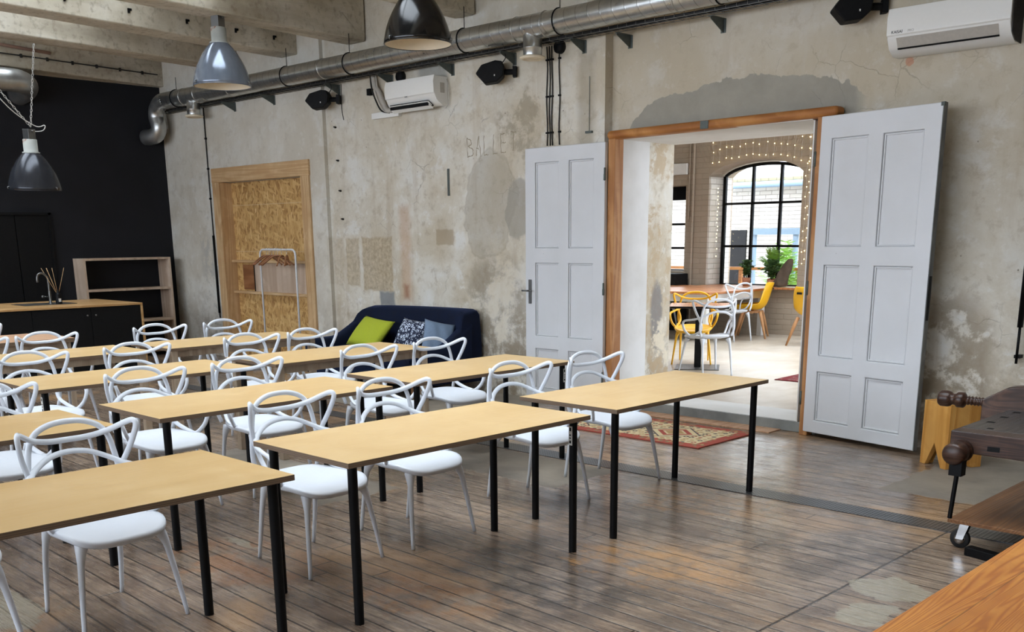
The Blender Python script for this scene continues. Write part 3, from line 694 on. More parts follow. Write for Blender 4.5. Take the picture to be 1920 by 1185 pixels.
# ---------------------------------------------------------------- OSB recess with wooden surround
rc = thing('niche_surround', 'pale spruce board surround of the boarded-up doorway behind the clothes rack', 'door frame', (-12.1, 7.69, 0))
q = (-12.1, 7.69, 0)
b = BM(); box(b, -1.15, 1.17, -.03, .0, 2.405, 2.595); obj('head_board', b, 'spruce_x', rc, bev=.004)
b = BM(); box(b, -1.14, -.97, -.03, .0, 0, 2.405); obj('side_board', b, 'spruce', rc, bev=.004)
b = BM(); box(b, .985, 1.16, -.03, .0, 0, 2.405); obj('side_board', b, 'spruce', rc, bev=.004)
b = BM(); box(b, -1.0, -.972, 0, .17, 0, 2.405); obj('reveal_board', b, 'spruce', rc)
b = BM(); box(b, .99, 1.02, 0, .17, 0, 2.405); obj('reveal_board', b, 'spruce', rc)
b = BM(); box(b, -.972, .99, .17, .19, 0, 2.405); obj('osb_infill', b, 'osb_board', rc, label='golden strand board filling the doorway')
b = BM(); box(b, -.972, .99, .09, .172, 1.33, 1.365); obj('ledge', b, 'spruce_x', rc, bev=.003)
b = BM(); box(b, -.972, .99, .09, .172, .905, .94); obj('ledge', b, 'spruce_x', rc, bev=.003)
b = BM(); box(b, -.48, .99, .145, .172, .94, 1.33); obj('cover_board', b, 'shelf_ply', rc)
b = BM(); box(b, -.80, -.50, .155, .172, .96, 1.30); obj('wood_panel', b, 'hanger_wood', rc, label='darker brown wood panel beside the pale cover board')
b = BM(); box(b, -.50, -.48, .14, .172, .94, 1.33); obj('gap_strip', b, 'black_matt', rc)

# ---------------------------------------------------------------- clothes rack with hangers
RX0, RX1, RY, RZ = -11.62, -10.83, 7.33, 1.515
rk = thing('clothes_rack', 'narrow white tubular clothes rack in front of the strand board niche', 'clothes rack', (-11.22, RY, 0))
b = BM(); x0, x1 = RX0+11.22, RX1+11.22; r = .07
pts = [(x0, 0, .03), (x0, 0, RZ-r)]+[(x0+r-r*math.cos(a), 0, RZ-r+r*math.sin(a)) for a in (.4, .8, 1.2, 1.57)]+[(x1-r+r*math.sin(a), 0, RZ-r+r*math.cos(a)) for a in (0, .4, .8, 1.2, 1.57)]+[(x1, 0, .03)]
tube(b, pts, .0125, 10); obj('rail', b, 'rack_white', rk, True)
for x in (x0, x1):
    b = BM(); tube(b, [(x, -.22, .02), (x, .22, .02)], .0125, 8); obj('foot', b, 'rack_white', rk, True)
hx = [-11.47, -11.41, -11.35, -11.28, -11.22, -11.13, -11.02]
prev = None
for i, x in enumerate(hx):
    lab = ['leftmost', 'second from the left', 'third from the left', 'fourth from the left', 'fifth from the left', 'second from the right', 'rightmost'][i]
    if prev is None:
        h0 = thing('coat_hanger', '', 'hanger')
        b = BM(); pr = spline([(-.21, 0, -.19), (-.15, 0, -.145), (-.06, 0, -.085), (0, 0, -.075), (.06, 0, -.085), (.15, 0, -.145), (.21, 0, -.19)], 4)
        tube(b, pr, .013, 8, flat=.7); obj('hanger_arms', b, 'hanger_wood', h0, True)
        b = BM(); tube(b, spline([(0, 0, -.075), (0, 0, -.03), (.018, 0, -.012), (.018, 0, .010), (0, 0, .0165), (-.014, 0, .012), (-.018, 0, .0)], 4), .0025, 6); obj('hook', b, 'chrome', h0, True)
        prev = h0; h = h0
    else: h = dup(h0, (0, 0, 0), 0, '')
    h.location = (x, RY, RZ+.0); h.rotation_euler = (0, 0, .5+.17*math.sin(i*2.1)+(1.9 if i > 4 else 0))
    h['label'] = 'brown wooden coat hanger on the white rack, %s' % lab; h['group'] = 'hangers on the clothes rack'

# ---------------------------------------------------------------- tables
def table_proto(legmat, topmat, cat_leg_r=.021, square=False, th=.024, H=.74, W=.72, L=1.557, edge='ply_edge_shaded'):
    t = thing('table', '', 'table')
    bm = BM(); box(bm, -W/2, W/2, -L/2, L/2, H-th, H); bm.faces.ensure_lookup_table()
    for f in bm.faces: f.material_index = 0 if f.normal.z > .5 else 1
    bm.normal_update()
    for f in bm.faces: f.material_index = 0 if abs(f.normal.z) > .5 else 1
    obj('tabletop', bm, [topmat, edge], t, bev=.0015)
    for i, (sx_, sy_) in enumerate(((1, -1), (1, 1), (-1, -1), (-1, 1))):
        b = BM(); x, y = sx_*(W/2-.063), sy_*(L/2-.065)
        if square: box(b, x-.028, x+.028, y-.028, y+.028, 0, H-th)
        else: lathe(b, [(.0, 0), (cat_leg_r, 0), (cat_leg_r, H-th-.004), (.035, H-th-.004), (.035, H-th), (0, H-th)], (x, y, 0), 20)
        lg = obj('leg', b, legmat, t, smooth=not square, bev=.003 if square else 0)
        if not square: 
            md = lg.modifiers.new('es', 'EDGE_SPLIT'); md.split_angle = .7
    if square:
        b = BM(); box(b, W/2-.075, W/2-.055, -L/2+.08, L/2-.08, H-th-.06, H-th); obj('apron', b, legmat, t)
        b = BM(); box(b, -W/2+.055, -W/2+.075, -L/2+.08, L/2-.08, H-th-.06, H-th); obj('apron', b, legmat, t)
    return t
TA = table_proto('black_metal', 'birch_top'); TW = table_proto('grey_leg', 'birch_top', square=True)
TK = table_proto('grey_leg', 'old_table', square=True, th=.04, W=.85)
X = {1: -3.33, 2: -4.94, 3: -6.50, 4: -8.17, 5: -9.86}
tabs = [
 (TA, 1, .632, 'nearest birch table with black legs, front row, cut by the left edge of the photo'),
 (TA, 1, 2.450, 'birch table in the middle of the front row, black legs, sticker on the right leg'),
 (TA, 1, 4.225, 'birch table with black legs at the right end of the front row, before the doorway'),
 (TA, 2, .665, 'second-row birch table with black legs at the left edge, behind the nearest table'),
 (TA, 2, 2.450, 'second-row birch table with black legs in the middle, behind the centre front table'),
 (TA, 2, 4.190, 'second-row birch table with black legs at the right end, before the blue sofa'),
 (TA, 3, 2.44, 'third-row birch table with black legs at the left, sticker on its near leg'),
 (TW, 3, 4.17, 'third-row pale table with square wooden legs standing directly before the sofa cushions'),
 (TW, 4, 2.48, 'fourth-row pale table with wooden legs at the left, before the black kitchen counter'),
 (TW, 4, 4.20, 'fourth-row pale table with wooden legs in front of the clothes rack niche'),
 (TK, 5, 2.56, 'farthest table, thicker pinkish brown top, at the left edge near the kitchen counter')]
done = set(); TB = []
for pr, row, y0, lab in tabs:
    W = .85 if pr is TK else .72
    loc = (X[row]-W/2, y0+.7785, 0)
    if pr in done: t = dup(pr, loc, 0, lab)
    else: t = pr; t.location = loc; t['label'] = lab; done.add(pr)
    t['group'] = 'rows of work tables'; TB.append(t)
def sticker(t, lx, ly, side):
    b = BM(); c = (lx, ly)
    if side == 'y': box(b, lx-.011, lx+.011, ly-.0235, ly-.0205, .585, .685)
    else: box(b, lx+.0205, lx+.0235, ly-.011, ly+.011, .585, .685)
    s = obj('sticker', b, 'sticker_white', t, label='small white label with black print on a table leg')
    b = BM()
    for z0, z1 in ((.66, .678), (.636, .642), (.62, .626), (.596, .61)):
        if side == 'y': box(b, lx-.006, lx+.005, ly-.0245, ly-.0234, z0, z1)
        else: box(b, lx+.0234, lx+.0245, ly-.006, ly+.005, z0, z1)
    obj('print', b, 'black_matt', s)
sticker(TB[1], .297, .7135, 'y'); sticker(TB[6], .297, -.7135, 'y'); sticker(TB[5], .297, .7135, 'x')

# ---------------------------------------------------------------- hoop-backed chairs
def chair_proto(mat, name='armchair'):
    t = thing(name, '', 'chair')
    def mir(pts): return [(x, -y, z) for x, y, z in pts[::-1]]+[p for p in pts[1:]]
    # seat shell: dished super-ellipse, front lip falling away
    bm = BM(); N = 40
    def outline(a):
        c, s = math.cos(a), math.sin(a); e = .54
        x = math.copysign(abs(c)**e, c); y = math.copysign(abs(s)**e, s)
        return (x*(.250 if x > 0 else .215)+.005, y*(.232-.045*max(0, -x)))
    def top(x, y, r): return .452-.016*(1-r*r)-.035*max(0, (x-.10)/.14)**2+.012*max(0, -x/.2)**2
    rings = []
    for r, dz in ((.25, 0), (.55, 0), (.8, 0), (.93, 0), (.99, -.002), (1.0, -.008), (.998, -.020), (.965, -.030), (.6, -.036), (.25, -.036)):
        ring = []
        for k in range(N):
            x, y = outline(2*PI*k/N); ring.append(bm.verts.new((x*r, y*r, top(x*r, y*r, min(r, 1))+dz)))
        rings.append(ring)
    for a, b_ in zip(rings, rings[1:]):
        for k in range(N): bm.faces.new((a[k], a[(k+1) % N], b_[(k+1) % N], b_[k]))
    bm.faces.new(rings[0]); bm.faces.new(rings[-1])
    bmesh.ops.recalc_face_normals(bm, faces=bm.faces)
    obj('seat', bm, mat, t, True)
    U = (1, 0, 0)
    # tall hoop
    b = BM(); p = spline(mir([(-.245, 0, .858), (-.243, .075, .851), (-.236, .14, .823), (-.226, .178, .772), (-.216, .196, .69), (-.208, .208, .60), (-.202, .208, .52), (-.195, .185, .445)]), 4)
    tube(b, p, .0135, 10, flat=.75, up=U); obj('tall_hoop', b, mat, t, True)
    # broad band with the two raised ears, running down into the seat sides
    b = BM(); p = spline(mir([(-.245, 0, .775), (-.238, .09, .778), (-.208, .17, .798), (-.152, .238, .836), (-.124, .260, .842), (-.118, .264, .814), (-.148, .246, .732), (-.180, .212, .640), (-.188, .185, .565), (-.150, .180, .505), (-.07, .205, .462), (.02, .212, .445)]), 4)
    tube(b, p, .0135, 10, flat=.8, up=U); obj('ear_band', b, mat, t, True)
    # low arch that sweeps forward as the arms
    b = BM(); p = spline(mir([(-.238, 0, .722), (-.232, .08, .712), (-.214, .145, .685), (-.172, .205, .652), (-.095, .258, .630), (-.01, .285, .618), (.055, .290, .600), (.082, .284, .560), (.078, .262, .50), (.05, .228, .452), (.03, .205, .44)]), 4)
    tube(b, p, .014, 10, flat=.75, up=U); obj('arm_arch', b, mat, t, True)
    for sx_, sy_ in ((1, -1), (1, 1), (-1, -1), (-1, 1)):
        b = BM()
        if sx_ > 0: p = spline([(.176, sy_*.172, .402), (.198, sy_*.190, .35), (.213, sy_*.203, .27), (.232, sy_*.219, .15), (.255, sy_*.2375, 0)], 4)
        else: p = spline([(-.172, sy_*.158, .415), (-.193, sy_*.168, .36), (-.208, sy_*.173, .28), (-.229, sy_*.177, .15), (-.255, sy_*.178, 0)], 4)
        n = len(p); tube(b, p, [.030-.012*min(1, i/(n*.3))-.0085*i/n for i in range(n)], 10); obj('leg', b, mat, t, True)
    return t
CW = chair_proto('white_plastic'); CY_ = chair_proto('yellow_plastic')
g1 = 'white hoop-backed chairs at the work tables'
XC = {1: -4.315, 2: -5.93, 3: -7.48, 4: -9.05, 5: -10.70}
chairs = [
 (1, 1.12, .03, 'nearest white hoop chair at the bottom left corner, almost wholly outside the photo'),
 (1, 1.82, .02, 'white hoop chair under the nearest table, its whole back showing above the tabletop'),
 (1, 2.94, .05, 'white hoop chair under the left half of the middle front-row table, seat showing'),
 (1, 3.615, .03, 'white hoop chair under the right half of the middle front-row table'),
 (1, 4.64, -.05, 'white hoop chair at the left half of the right-hand front-row table'),
 (1, 5.40, -.04, 'white hoop chair at the right half of the right-hand front-row table, before the left door'),
 (2, 2.0, .0, 'white hoop chair at the second-row left table, cut by the left edge of the photo'),
 (2, 2.94, .02, 'white hoop chair at the left half of the second-row middle table'),
 (2, 3.66, -.02, 'white hoop chair at the right half of the second-row middle table'),
 (2, 4.70, .02, 'white hoop chair at the left half of the second-row table before the sofa'),
 (2, 5.40, -.03, 'white hoop chair at the right half of the second-row table, before the grey-blue cushion'),
 (3, 2.84, .02, 'white hoop chair at the left half of the third-row left table, below the counter'),
 (3, 3.64, -.02, 'white hoop chair at the right half of the third-row left table'),
 (3, 4.66, .0, 'white hoop chair at the left half of the third-row table with wooden legs'),
 (3, 5.28, .03, 'white hoop chair at the right half of the third-row table, left of the sofa arm'),
 (4, 3.58, .0, 'white hoop chair at the fourth-row left table, in front of the black counter doors'),
 (4, 2.99, .03, 'white hoop chair at the fourth-row left table, only one ear showing at the left edge'),
 (4, 4.64, .0, 'white hoop chair at the fourth-row right table, below the empty wooden shelf'),
 (4, 5.36, -.02, 'white hoop chair at the fourth-row right table, below the end of the black wall'),
 (5, 3.52, .0, 'farthest white hoop chair, one ear showing at the left edge above the pinkish table')]
first = True
for row, y, rz, lab in chairs:
    loc = (XC[row], y, 0)
    if first: CW.location = loc; CW.rotation_euler = (0, 0, rz); CW['label'] = lab; CW['group'] = g1; first = False
    else: dup(CW, loc, rz, lab, g1)

# ---------------------------------------------------------------- sofa and cushions
def sofa():
    t = thing('sofa', 'dark navy velvet two-seat sofa with a high curved back against the stained wall', 'sofa', (-8.90, 7.6, 0))
    L = .97
    bm = BM()        # back: slab with rounded top, leaning; outline swept along y
    def slab(bm, prof, y0, y1, z_lean=0):
        pass
    N = 26
    front, back_ = [], []
    out = []
    for i in range(N+1):
        u = -1+2*i/N; x = u*L
        zt = .89+.012*u-.01*abs(u)**3 - .02*max(0, abs(u)-.97)/.03
        out.append((x, zt))
    rows = []
    for (x, zt) in out:
        curve = .10*(abs(x)/L)**4
        q1, q2, q3 = ((.90, .84, .83) if x < 0 else (.992, .985, .98))
        ring = [(x, .10, .12), (x, .10, .5), (x*q1, .08, zt-.04), (x*q2, .05, zt), (x*q3, .0, zt+.002), (x*q2, -.05-curve, zt-.02), (x*q1, -.085-curve, zt-.07), (x, -.13-curve, .62), (x, -.17-curve, .40), (x, -.17-curve, .12)]
        rows.append([bm.verts.new(p) for p in ring])
    for a, c in zip(rows, rows[1:]):
        for k in range(len(a)-1): bm.faces.new((a[k], a[k+1], c[k+1], c[k]))
        bm.faces.new((a[-1], a[0], c[0], c[-1]))
    bm.faces.new(rows[0][::-1]); bm.faces.new(rows[-1]); bmesh.ops.recalc_face_normals(bm, faces=bm.faces)
    bk = obj('backrest', bm, 'navy_velvet', t, True)
    bk.modifiers.new('b', 'BEVEL').width = .02; bk.modifiers['b'].limit_method = 'ANGLE'; bk.modifiers['b'].segments = 3; bk.modifiers['b'].angle_limit = .9
    for s in (-1, 1):
        bm = BM(); rows = []
        for i in range(13):
            u = i/12; y = -.05-.78*u; zt = .80-.24*min(1, u*1.9)**.8-.03*u; th = .15; xo = s*(L-.0+.05*u)
            xi = s*(L-th+.05*u)
            rows.append([bm.verts.new(p) for p in ((xo, y, .14), (xo+s*.01, y, zt-.08), (xo-s*.02, y, zt-.01), ((xo+xi)/2, y, zt), (xi+s*.02, y, zt-.01), (xi, y, zt-.06), (xi, y, .14))])
        for a, c in zip(rows, rows[1:]):
            for k in range(7): bm.faces.new((a[k], a[(k+1) % 7], c[(k+1) % 7], c[k]))
        bm.faces.new(rows[0][::-1]); bm.faces.new(rows[-1]); bmesh.ops.recalc_face_normals(bm, faces=bm.faces)
        o = obj('armrest', bm, 'navy_velvet', t, True); m_ = o.modifiers.new('b', 'BEVEL'); m_.width = .02; m_.limit_method = 'ANGLE'; m_.segments = 3; m_.angle_limit = .9
    obj('seat_base', cube(-L+.1, L-.1, -.82, -.1, .14, .30), 'navy_velvet', t, bev=.02, seg=3)
    for s in (-1, 1):
        x0, x1 = (-L+.15, -.005) if s < 0 else (.005, L-.15)
        obj('seat_cushion', cube(x0, x1, -.84, -.15, .30, .44), 'navy_velvet', t, bev=.045, seg=4)
    for x in (-L+.22, L-.22):
        for y in (-.72, -.02):
            b = BM(); tube(b, [(x, y, .15), (x*1.03, y-.02, 0)], [.026, .015], 10); obj('leg', b, 'beech', t, True, label='light wooden leg')
    for x, z in [(-.66, .70), (-.33, .70), (0, .70), (.33, .70), (.66, .70), (-.5, .6), (-.17, .6), (.17, .6), (.5, .6)]:
        b = BM(); lathe(b, [(0, .0), (.012, -.002), (.016, -.008), (.012, -.012), (0, -.014)][::-1], (x, -.115 if z > .65 else -.145, z), 10, 'y'); obj('button', b, 'navy_velvet', t, True)
sofa()
def cushion(name, label, mat, loc, rot, w=.44, h=.40, th=.13, grp='cushions on the sofa'):
    bm = BM(); n = 14
    def pt(i, j, s):
        u, v = -1+2*i/n, -1+2*j/n
        k = (1-u**4)*(1-v**4); pin = 1-.10*(1-u*u)*abs(v)**3
        x = u*w/2*(1-.07*(1-v*v)*abs(u)**2); z = v*h/2*(1-.07*(1-u*u)*abs(v)**2)
        wr = .006*math.sin(9*u+4*v)*k
        return (x, s*(th/2*math.sqrt(max(0, k)))+wr, z+h/2)
    A = [[bm.verts.new(pt(i, j, -1)) for j in range(n+1)] for i in range(n+1)]
    B = [[A[i][j] if i in (0, n) or j in (0, n) else bm.verts.new(pt(i, j, 1)) for j in range(n+1)] for i in range(n+1)]
    for i in range(n):
        for j in range(n):
            bm.faces.new((A[i][j], A[i+1][j], A[i+1][j+1], A[i][j+1]))
            bm.faces.new((B[i][j+1], B[i+1][j+1], B[i+1][j], B[i][j]))
    o = obj(name, bm, mat, None, True); o.location = loc; o.rotation_euler = rot
    return tag(o, label, 'cushion', grp)
cushion('cushion', 'lime green cushion lying at the left end of the navy sofa', 'lime_fabric', (-9.36, 7.13, .43), (-.72, .05, -.15), .66, .42)
cushion('cushion', 'navy and white flower-patterned cushion in the middle of the sofa', 'floral_fabric', (-8.66, 7.21, .43), (-.50, .08, .05), .42, .38)
cushion('cushion', 'plain blue-grey cushion leaning at the right end of the sofa', 'blue_grey_fabric', (-8.10, 7.17, .43), (-.42, .22, .95), .34, .38)

# ---------------------------------------------------------------- kitchen corner on the black wall
def kitchen():
    y1, xf, xk, z = 6.05, -12.36, -13.70, .885
    t = thing('kitchen_counter', 'black kitchen island with a wooden worktop in front of the black wall', 'kitchen counter', (xf, y1, 0))
    o = Vector((xf, y1, 0))
    b = BM(); box(b, xk-xf, 0, -3.6, 0, z-.025, z); box(b, xk-xf, 0, -.025, 0, 0, z-.025)
    obj('worktop', b, 'worktop', t, bev=.003, label='thin wooden worktop running down the right end')
    obj('carcass', cube(xk-xf+.02, -.035, -3.6, -.025, .08, z-.027), 'black_matt', t)
    ys = [-.03, -.62, -.64-.0, -1.42, -1.44, -2.2, -2.22, -2.98]
    for i, (a, c) in enumerate(((-.03, -.66), (-.665, -1.36), (-1.365, -2.1), (-2.105, -2.8))):
        d = obj('door', cube(-.033, -.015, c, a, .09, z-.03), 'black_matt', t, bev=.002)
        b = BM(); yk = (c+.05) if i in (0, 2) else (a-.05)
        if i == 1: yk = a-.05
        lathe(b, [(0, 0), (.004, 0), (.004, .015), (.010, .018), (.010, .026), (0, .028)], (-.015, yk, z-.12), 12, 'x'); obj('knob', b, 'steel_dull', d, True)
    b = BM(); box(b, xk-xf+.42, xk-xf+.86, -1.25, -.62, z-.0, z+.006); obj('sink', b, 'steel_dull', t, bev=.002, label='steel sink set in the worktop')
kitchen()
f = thing('faucet', 'brushed steel gooseneck tap standing on the kitchen worktop', 'tap', (-13.0, 5.17, .885))
b = BM(); lathe(b, [(0, 0), (.03, 0), (.03, .006), (.017, .012), (.016, .14), (.014, .16), (0, .16)], (0, 0, 0), 16); obj('body', b, 'steel_dull', f, True)
b = BM(); tube(b, spline([(0, 0, .14), (0, 0, .27), (.0, -.01, .33), (.0, -.06, .375), (.0, -.115, .36), (.0, -.13, .31), (.0, -.13, .27)], 5), .013, 10); obj('spout', b, 'steel_dull', f, True)
b = BM(); tube(b, [(0, -.01, .09), (0, -.085, .095)], .008, 8); lathe(b, [(0, -.10), (.015, -.10), (.015, -.07), (0, -.07)], (0, 0, .095), 10, 'y'); obj('lever', b, 'steel_dull', f, True)
d = thing('reed_diffuser', 'small dark bottle with thin reed sticks beside the tap', 'diffuser', (-12.92, 5.24, .885))
b = BM(); lathe(b, [(0, 0), (.036, 0), (.038, .01), (.038, .11), (.03, .13), (.014, .14), (.014, .17), (0, .17)], (0, 0, 0), 18); obj('bottle', b, 'black_metal', d, True)
b = BM(); box(b, .034, .0385, -.015, .015, .03, .07); obj('label_patch', b, 'sticker_white', d)
for a, l in ((-.10, -.13), (-.06, -.08), (-.02, -.10), (.03, -.05), (.02, .10)):
    b = BM(); tube(b, [(0, 0, .10), (a, l, .44)], .0026, 5); obj('reed', b, 'spruce', d, True)

sh = thing('bookshelf', 'empty pale plywood bookcase standing against the black wall', 'shelf', (-14.53, 6.15, 0))
D, W2, HH = .34, 1.29, 1.405; T = .03
obj('side_panel', cube(0, D, 0, T, 0, HH), 'shelf_ply', sh, bev=.002); obj('side_panel', cube(0, D, W2-T, W2, 0, HH), 'shelf_ply', sh, bev=.002)
for z in (HH-T, .95, .50, .06): obj('shelf_board', cube(0, D-.002, T, W2-T, z, z+T), 'shelf_ply', sh, bev=.002)
# double door in the black wall
dk = thing('door_3', 'matt black double door in the black wall', 'door', (XB+.002, 5.0, 0)); dk['kind'] = 'structure'
for y0, y1 in ((-.52, .425), (.435, .87)):
    p = struct('door_panel', cube(.0, .03, y0, y1, 0, 1.99), 'black_matt', dk)
b = BM(); box(b, 0, .05, .87, .905, 0, 2.02); box(b, 0, .05, -.56, -.52, 0, 2.02); box(b, 0, .05, -.56, .905, 1.99, 2.02); struct('door_casing', b, 'black_matt', dk)

# ---------------------------------------------------------------- ducts
def duct():
    Y, Z, R = 7.45, 3.53, .108
    t = thing('ventilation_duct', 'long galvanised spiral duct running under the beams along the stained wall', 'duct', (-7, Y, Z))
    def L(p): return Vector(p)-Vector((-7, Y, Z))
    b = BM(); xs = [-13.95+i*.5 for i in range(37)]; tube(b, [L((x, Y, Z)) for x in xs], R, 28); d = obj('duct_run', b, 'galvanised_duct', t, True)
    b = BM(); p = spline([(-13.9, Y, Z), (-14.08, Y, Z-.01), (-14.22, Y, Z-.09), (-14.26, Y+.005, Z-.2), (-14.22, Y+.01, Z-.33), (-14.28, Y-.0, Z-.42), (-14.38, Y-.03, Z-.45), (-14.52, Y-.05, Z-.45)], 5)
    tube(b, [L(q) for q in p], R, 24); obj('elbow', b, 'galvanised_elbow', t, True)
    for i, x in enumerate((-13.62, -10.95, -9.72, -7.86, -6.60, -4.9)):
        b = BM(); ring = [(x, Y+(R+.004)*math.cos(a), Z+(R+.004)*math.sin(a)) for a in [2*PI*k/28 for k in range(28)]]
        tube(b, [L(q) for q in ring], .006, 6, closed=True); tube(b, [L((x, Y, Z+R)), L((x, Y, 3.84 if x > -13 else 3.8))], .004, 6); obj('hanger_ring', b, 'black_metal', t, True)
    for x in (-13.40, -13.02, -12.2, -10.2, -7.12, -6.76, -5.3):
        b = BM(); ring = [(x, Y+(R+.001)*math.cos(a), Z+(R+.001)*math.sin(a)) for a in [2*PI*k/28 for k in range(28)]]
        tube(b, [L(q) for q in ring], .006, 6, closed=True); obj('joint_ring', b, 'galvanised_elbow', t, True)
    for x in (-6.94, -13.20):
        b = BM(); lathe(b, [(.088, -.26), (.088, -.19), (.092, -.188), (.092, -.178), (.088, -.176), (.088, -.06), (.1, .0)], L((x, Y, Z)), 24); obj('outlet_spigot', b, 'galvanised_elbow', t, True)
        b = BM(); lathe(b, [(.095, -.250), (.120, -.262), (.122, -.272), (.095, -.285), (.08, -.27), (.075, -.262), (.07, -.278), (.0, -.285)], L((x, Y, Z)), 28); obj('air_valve', b, 'shade_cream', t, True, label='round white air valve')
duct()
b = BM(); p = spline([(-13.9, 2.5, 3.60), (-13.9, 4.6, 3.60), (-13.9, 5.15, 3.60), (-13.93, 5.45, 3.60), (-14.05, 5.60, 3.58), (-14.2, 5.66, 3.56), (-14.36, 5.68, 3.54), (-14.54, 5.68, 3.52)], 4)
tube(b, p, .14, 24)
t = thing('side_duct', 'galvanised duct with a rounded elbow at the upper left, behind the lamp chain', 'duct', (-13.9, 4, 3.6))
o = obj('duct_run', b, 'galvanised_elbow', t, True); o.location = (13.9, -4, -3.6)
for y in (3.9, 5.12):
    b = BM(); tube(b, [(0, y-4+0, 0)]+[(0, y-4, 0)], .001) if 0 else None
    ring = [(.142*math.cos(a), y-4, .142*math.sin(a)) for a in [2*PI*k/24 for k in range(24)]]; tube(b, ring, .006, 6, closed=True); obj('joint_ring', b, 'galvanised_elbow', t, True)

# cable tray, its brackets
t = thing('cable_tray', 'wire mesh cable tray with black cables running below the duct', 'cable tray', (-7, 7.62, 3.44))
def L(p): return Vector(p)-Vector((-7, 7.62, 3.44))
b = BM()
for y, z in ((7.53, 3.40), (7.53, 3.45), (7.60, 3.40), (7.67, 3.40), (7.67, 3.45)): tube(b, [L((-14.3, y, z)), L((4, y, z))], .0025, 4)
x = -14.3
while x < 4: tube(b, [L((x, 7.53, 3.45)), L((x, 7.53, 3.40)), L((x, 7.67, 3.40)), L((x, 7.67, 3.45))], .0022, 4); x += .1
obj('wire_mesh', b, 'steel_dull', t)
for i, (y, z) in enumerate(((7.555, 3.415), (7.585, 3.42), (7.61, 3.413), (7.64, 3.42), (7.6, 3.435))):
    b = BM(); tube(b, [L((-14.2+.4*k, y+.012*math.sin(k*1.3+i), z+.004*math.sin(k*2.1+i*2))) for k in range(46)], .011, 6); obj('cable', b, 'black_cable', t, True)
brx = [(-12.55, 0), (-11.62, 0), (-10.33, 0), (-9.35, 0), (-8.35, 0), (-7.45, 0), (-6.55, 0), (-6.10, .11), (-5.12, .11), (-4.0, .11)]
bro = None
for i, (x, dy) in enumerate(brx):
    yw = WL+dy if x > -10.62 else WL-.05
    if bro is None:
        b = BM(); prism(b, [(-.003, 0, -.11), (-.003, 0, .0), (-.003, -.2, .0), (-.003, -.2, -.02)], (.006, 0, 0)); box(b, -.025, .025, -.004, 0, -.11, 0); box(b, -.025, .025, -.2, 0, -.004, 0)
        bro = obj('tray_bracket', b, 'iron_grey'); o = bro
    else: o = bro.copy(); C.objects.link(o)
    o.location = (x, yw, 3.395); 
    tag(o, 'grey triangular steel bracket under the cable tray, %s' % ['above the left part of the boarded doorway', 'above the right part of the boarded doorway', 'beside the small speaker', 'left of the far air conditioner', 'right of the far air conditioner', 'right of the middle speaker', 'left of the wall corner', 'right of the wall corner', 'above the orange door frame', 'near the top edge of the photo'][i], 'bracket', 'tray brackets')

# ---------------------------------------------------------------- pendant lamps
def lamp(label, loc, mat, tilt=(0, 0), neck=True, hook=None):
    t = thing('pendant_lamp', label, 'lamp', loc); t.rotation_euler = (tilt[0], tilt[1], .3)
    b = BM(); k = .283
    prof = [(k, 0), (k*.985, .03), (k*.955, .075), (k*.90, .13), (k*.82, .19), (k*.71, .25), (k*.585, .31), (k*.45, .36), (k*.33, .395), (k*.27, .41)]
    lathe(b, prof, n=48); s = obj('shade', b, mat, t, True)
    m_ = s.modifiers.new('sol', 'SOLIDIFY'); m_.thickness = .004; m_.offset = 1
    b = BM(); lathe(b, [(r-.006, z) for r, z in prof]+[(0, .405)], n=48); obj('shade_lining', b, 'shade_cream', t, True, label='cream enamel inside of the shade')
    b = BM(); tube(b, [(k*math.cos(a), k*math.sin(a), 0) for a in [2*PI*i/48 for i in range(48)]], .005, 6, closed=True); obj('rim', b, mat, t, True)
    for a in (-1.9, .2, 2.3):
        b = BM(); c, s_ = math.cos(a), math.sin(a); tube(b, [(c*(k-.004), s_*(k-.004), .035), (c*(k+.016), s_*(k+.016), .03), (c*(k+.016), s_*(k+.016), .008)], .006, 6); obj('clip', b, 'steel_dull', t, True)
    b = BM(); lathe(b, [(.092, .402), (.094, .412), (.076, .418), (.076, .545), (.070, .552), (0, .552)], n=28); obj('neck', b, 'lamp_neck', t, True, label='flaking pale painted neck')
    b = BM(); box(b, -.048, .048, -.048, .048, .552, .66); tube(b, [(-.075, 0, .64), (.075, 0, .64)], .009, 8); obj('terminal_box', b, 'iron_grey' if mat == 'lamp_black' else 'steel_dull', t, bev=.004)
    b = BM(); tube(b, spline([(0, 0, .655), (.018, 0, .675), (0, 0, .70), (-.018, 0, .675), (0, 0, .655)], 4), .004, 6); obj('hook', b, 'black_metal', t, True)
    return t
lamp('blue-grey metal bell lamp hanging from the underside of the big ceiling beam', (-9.72, 5.83, 3.145), 'lamp_grey')
l3 = lamp('black enamel bell lamp with cream lining, nearest of the three, cut by the top edge', (-6.94, 6.04, 3.215), 'lamp_black')
b = BM(); tube(b, [(0, 0, .69), (0, 0, 1.10)], .008, 8); obj('rod', b, 'black_metal', l3, True)
l2 = lamp('dark grey bell lamp hanging on chains in front of the black wall', (-12.40, 4.91, 2.215), 'lamp_dark', (.03, .05))
def chain(label, p0, p1, sag=0):
    bm = BM(); P0, P1 = Vector(p0), Vector(p1); n = int((P1-P0).length/.035); t = (P1-P0).normalized()
    s = t.orthogonal().normalized(); q = t.cross(s)
    for i in range(n):
        c = P0+(P1-P0)*(i+.5)/n; a = s if i % 2 else q
        tube(bm, [c+t*.022*math.cos(x)+a*.010*math.sin(x) for x in [2*PI*k/8 for k in range(8)]], .0032, 4, closed=True)
    return obj('chain', bm, 'grey_rope', None, True)
top2 = (-12.37, 4.93, 2.90)
tag(chain('', top2, (-12.62, 5.18, 3.86)), 'thin grey chain rising from the dark hanging lamp to the ceiling beam', 'chain')
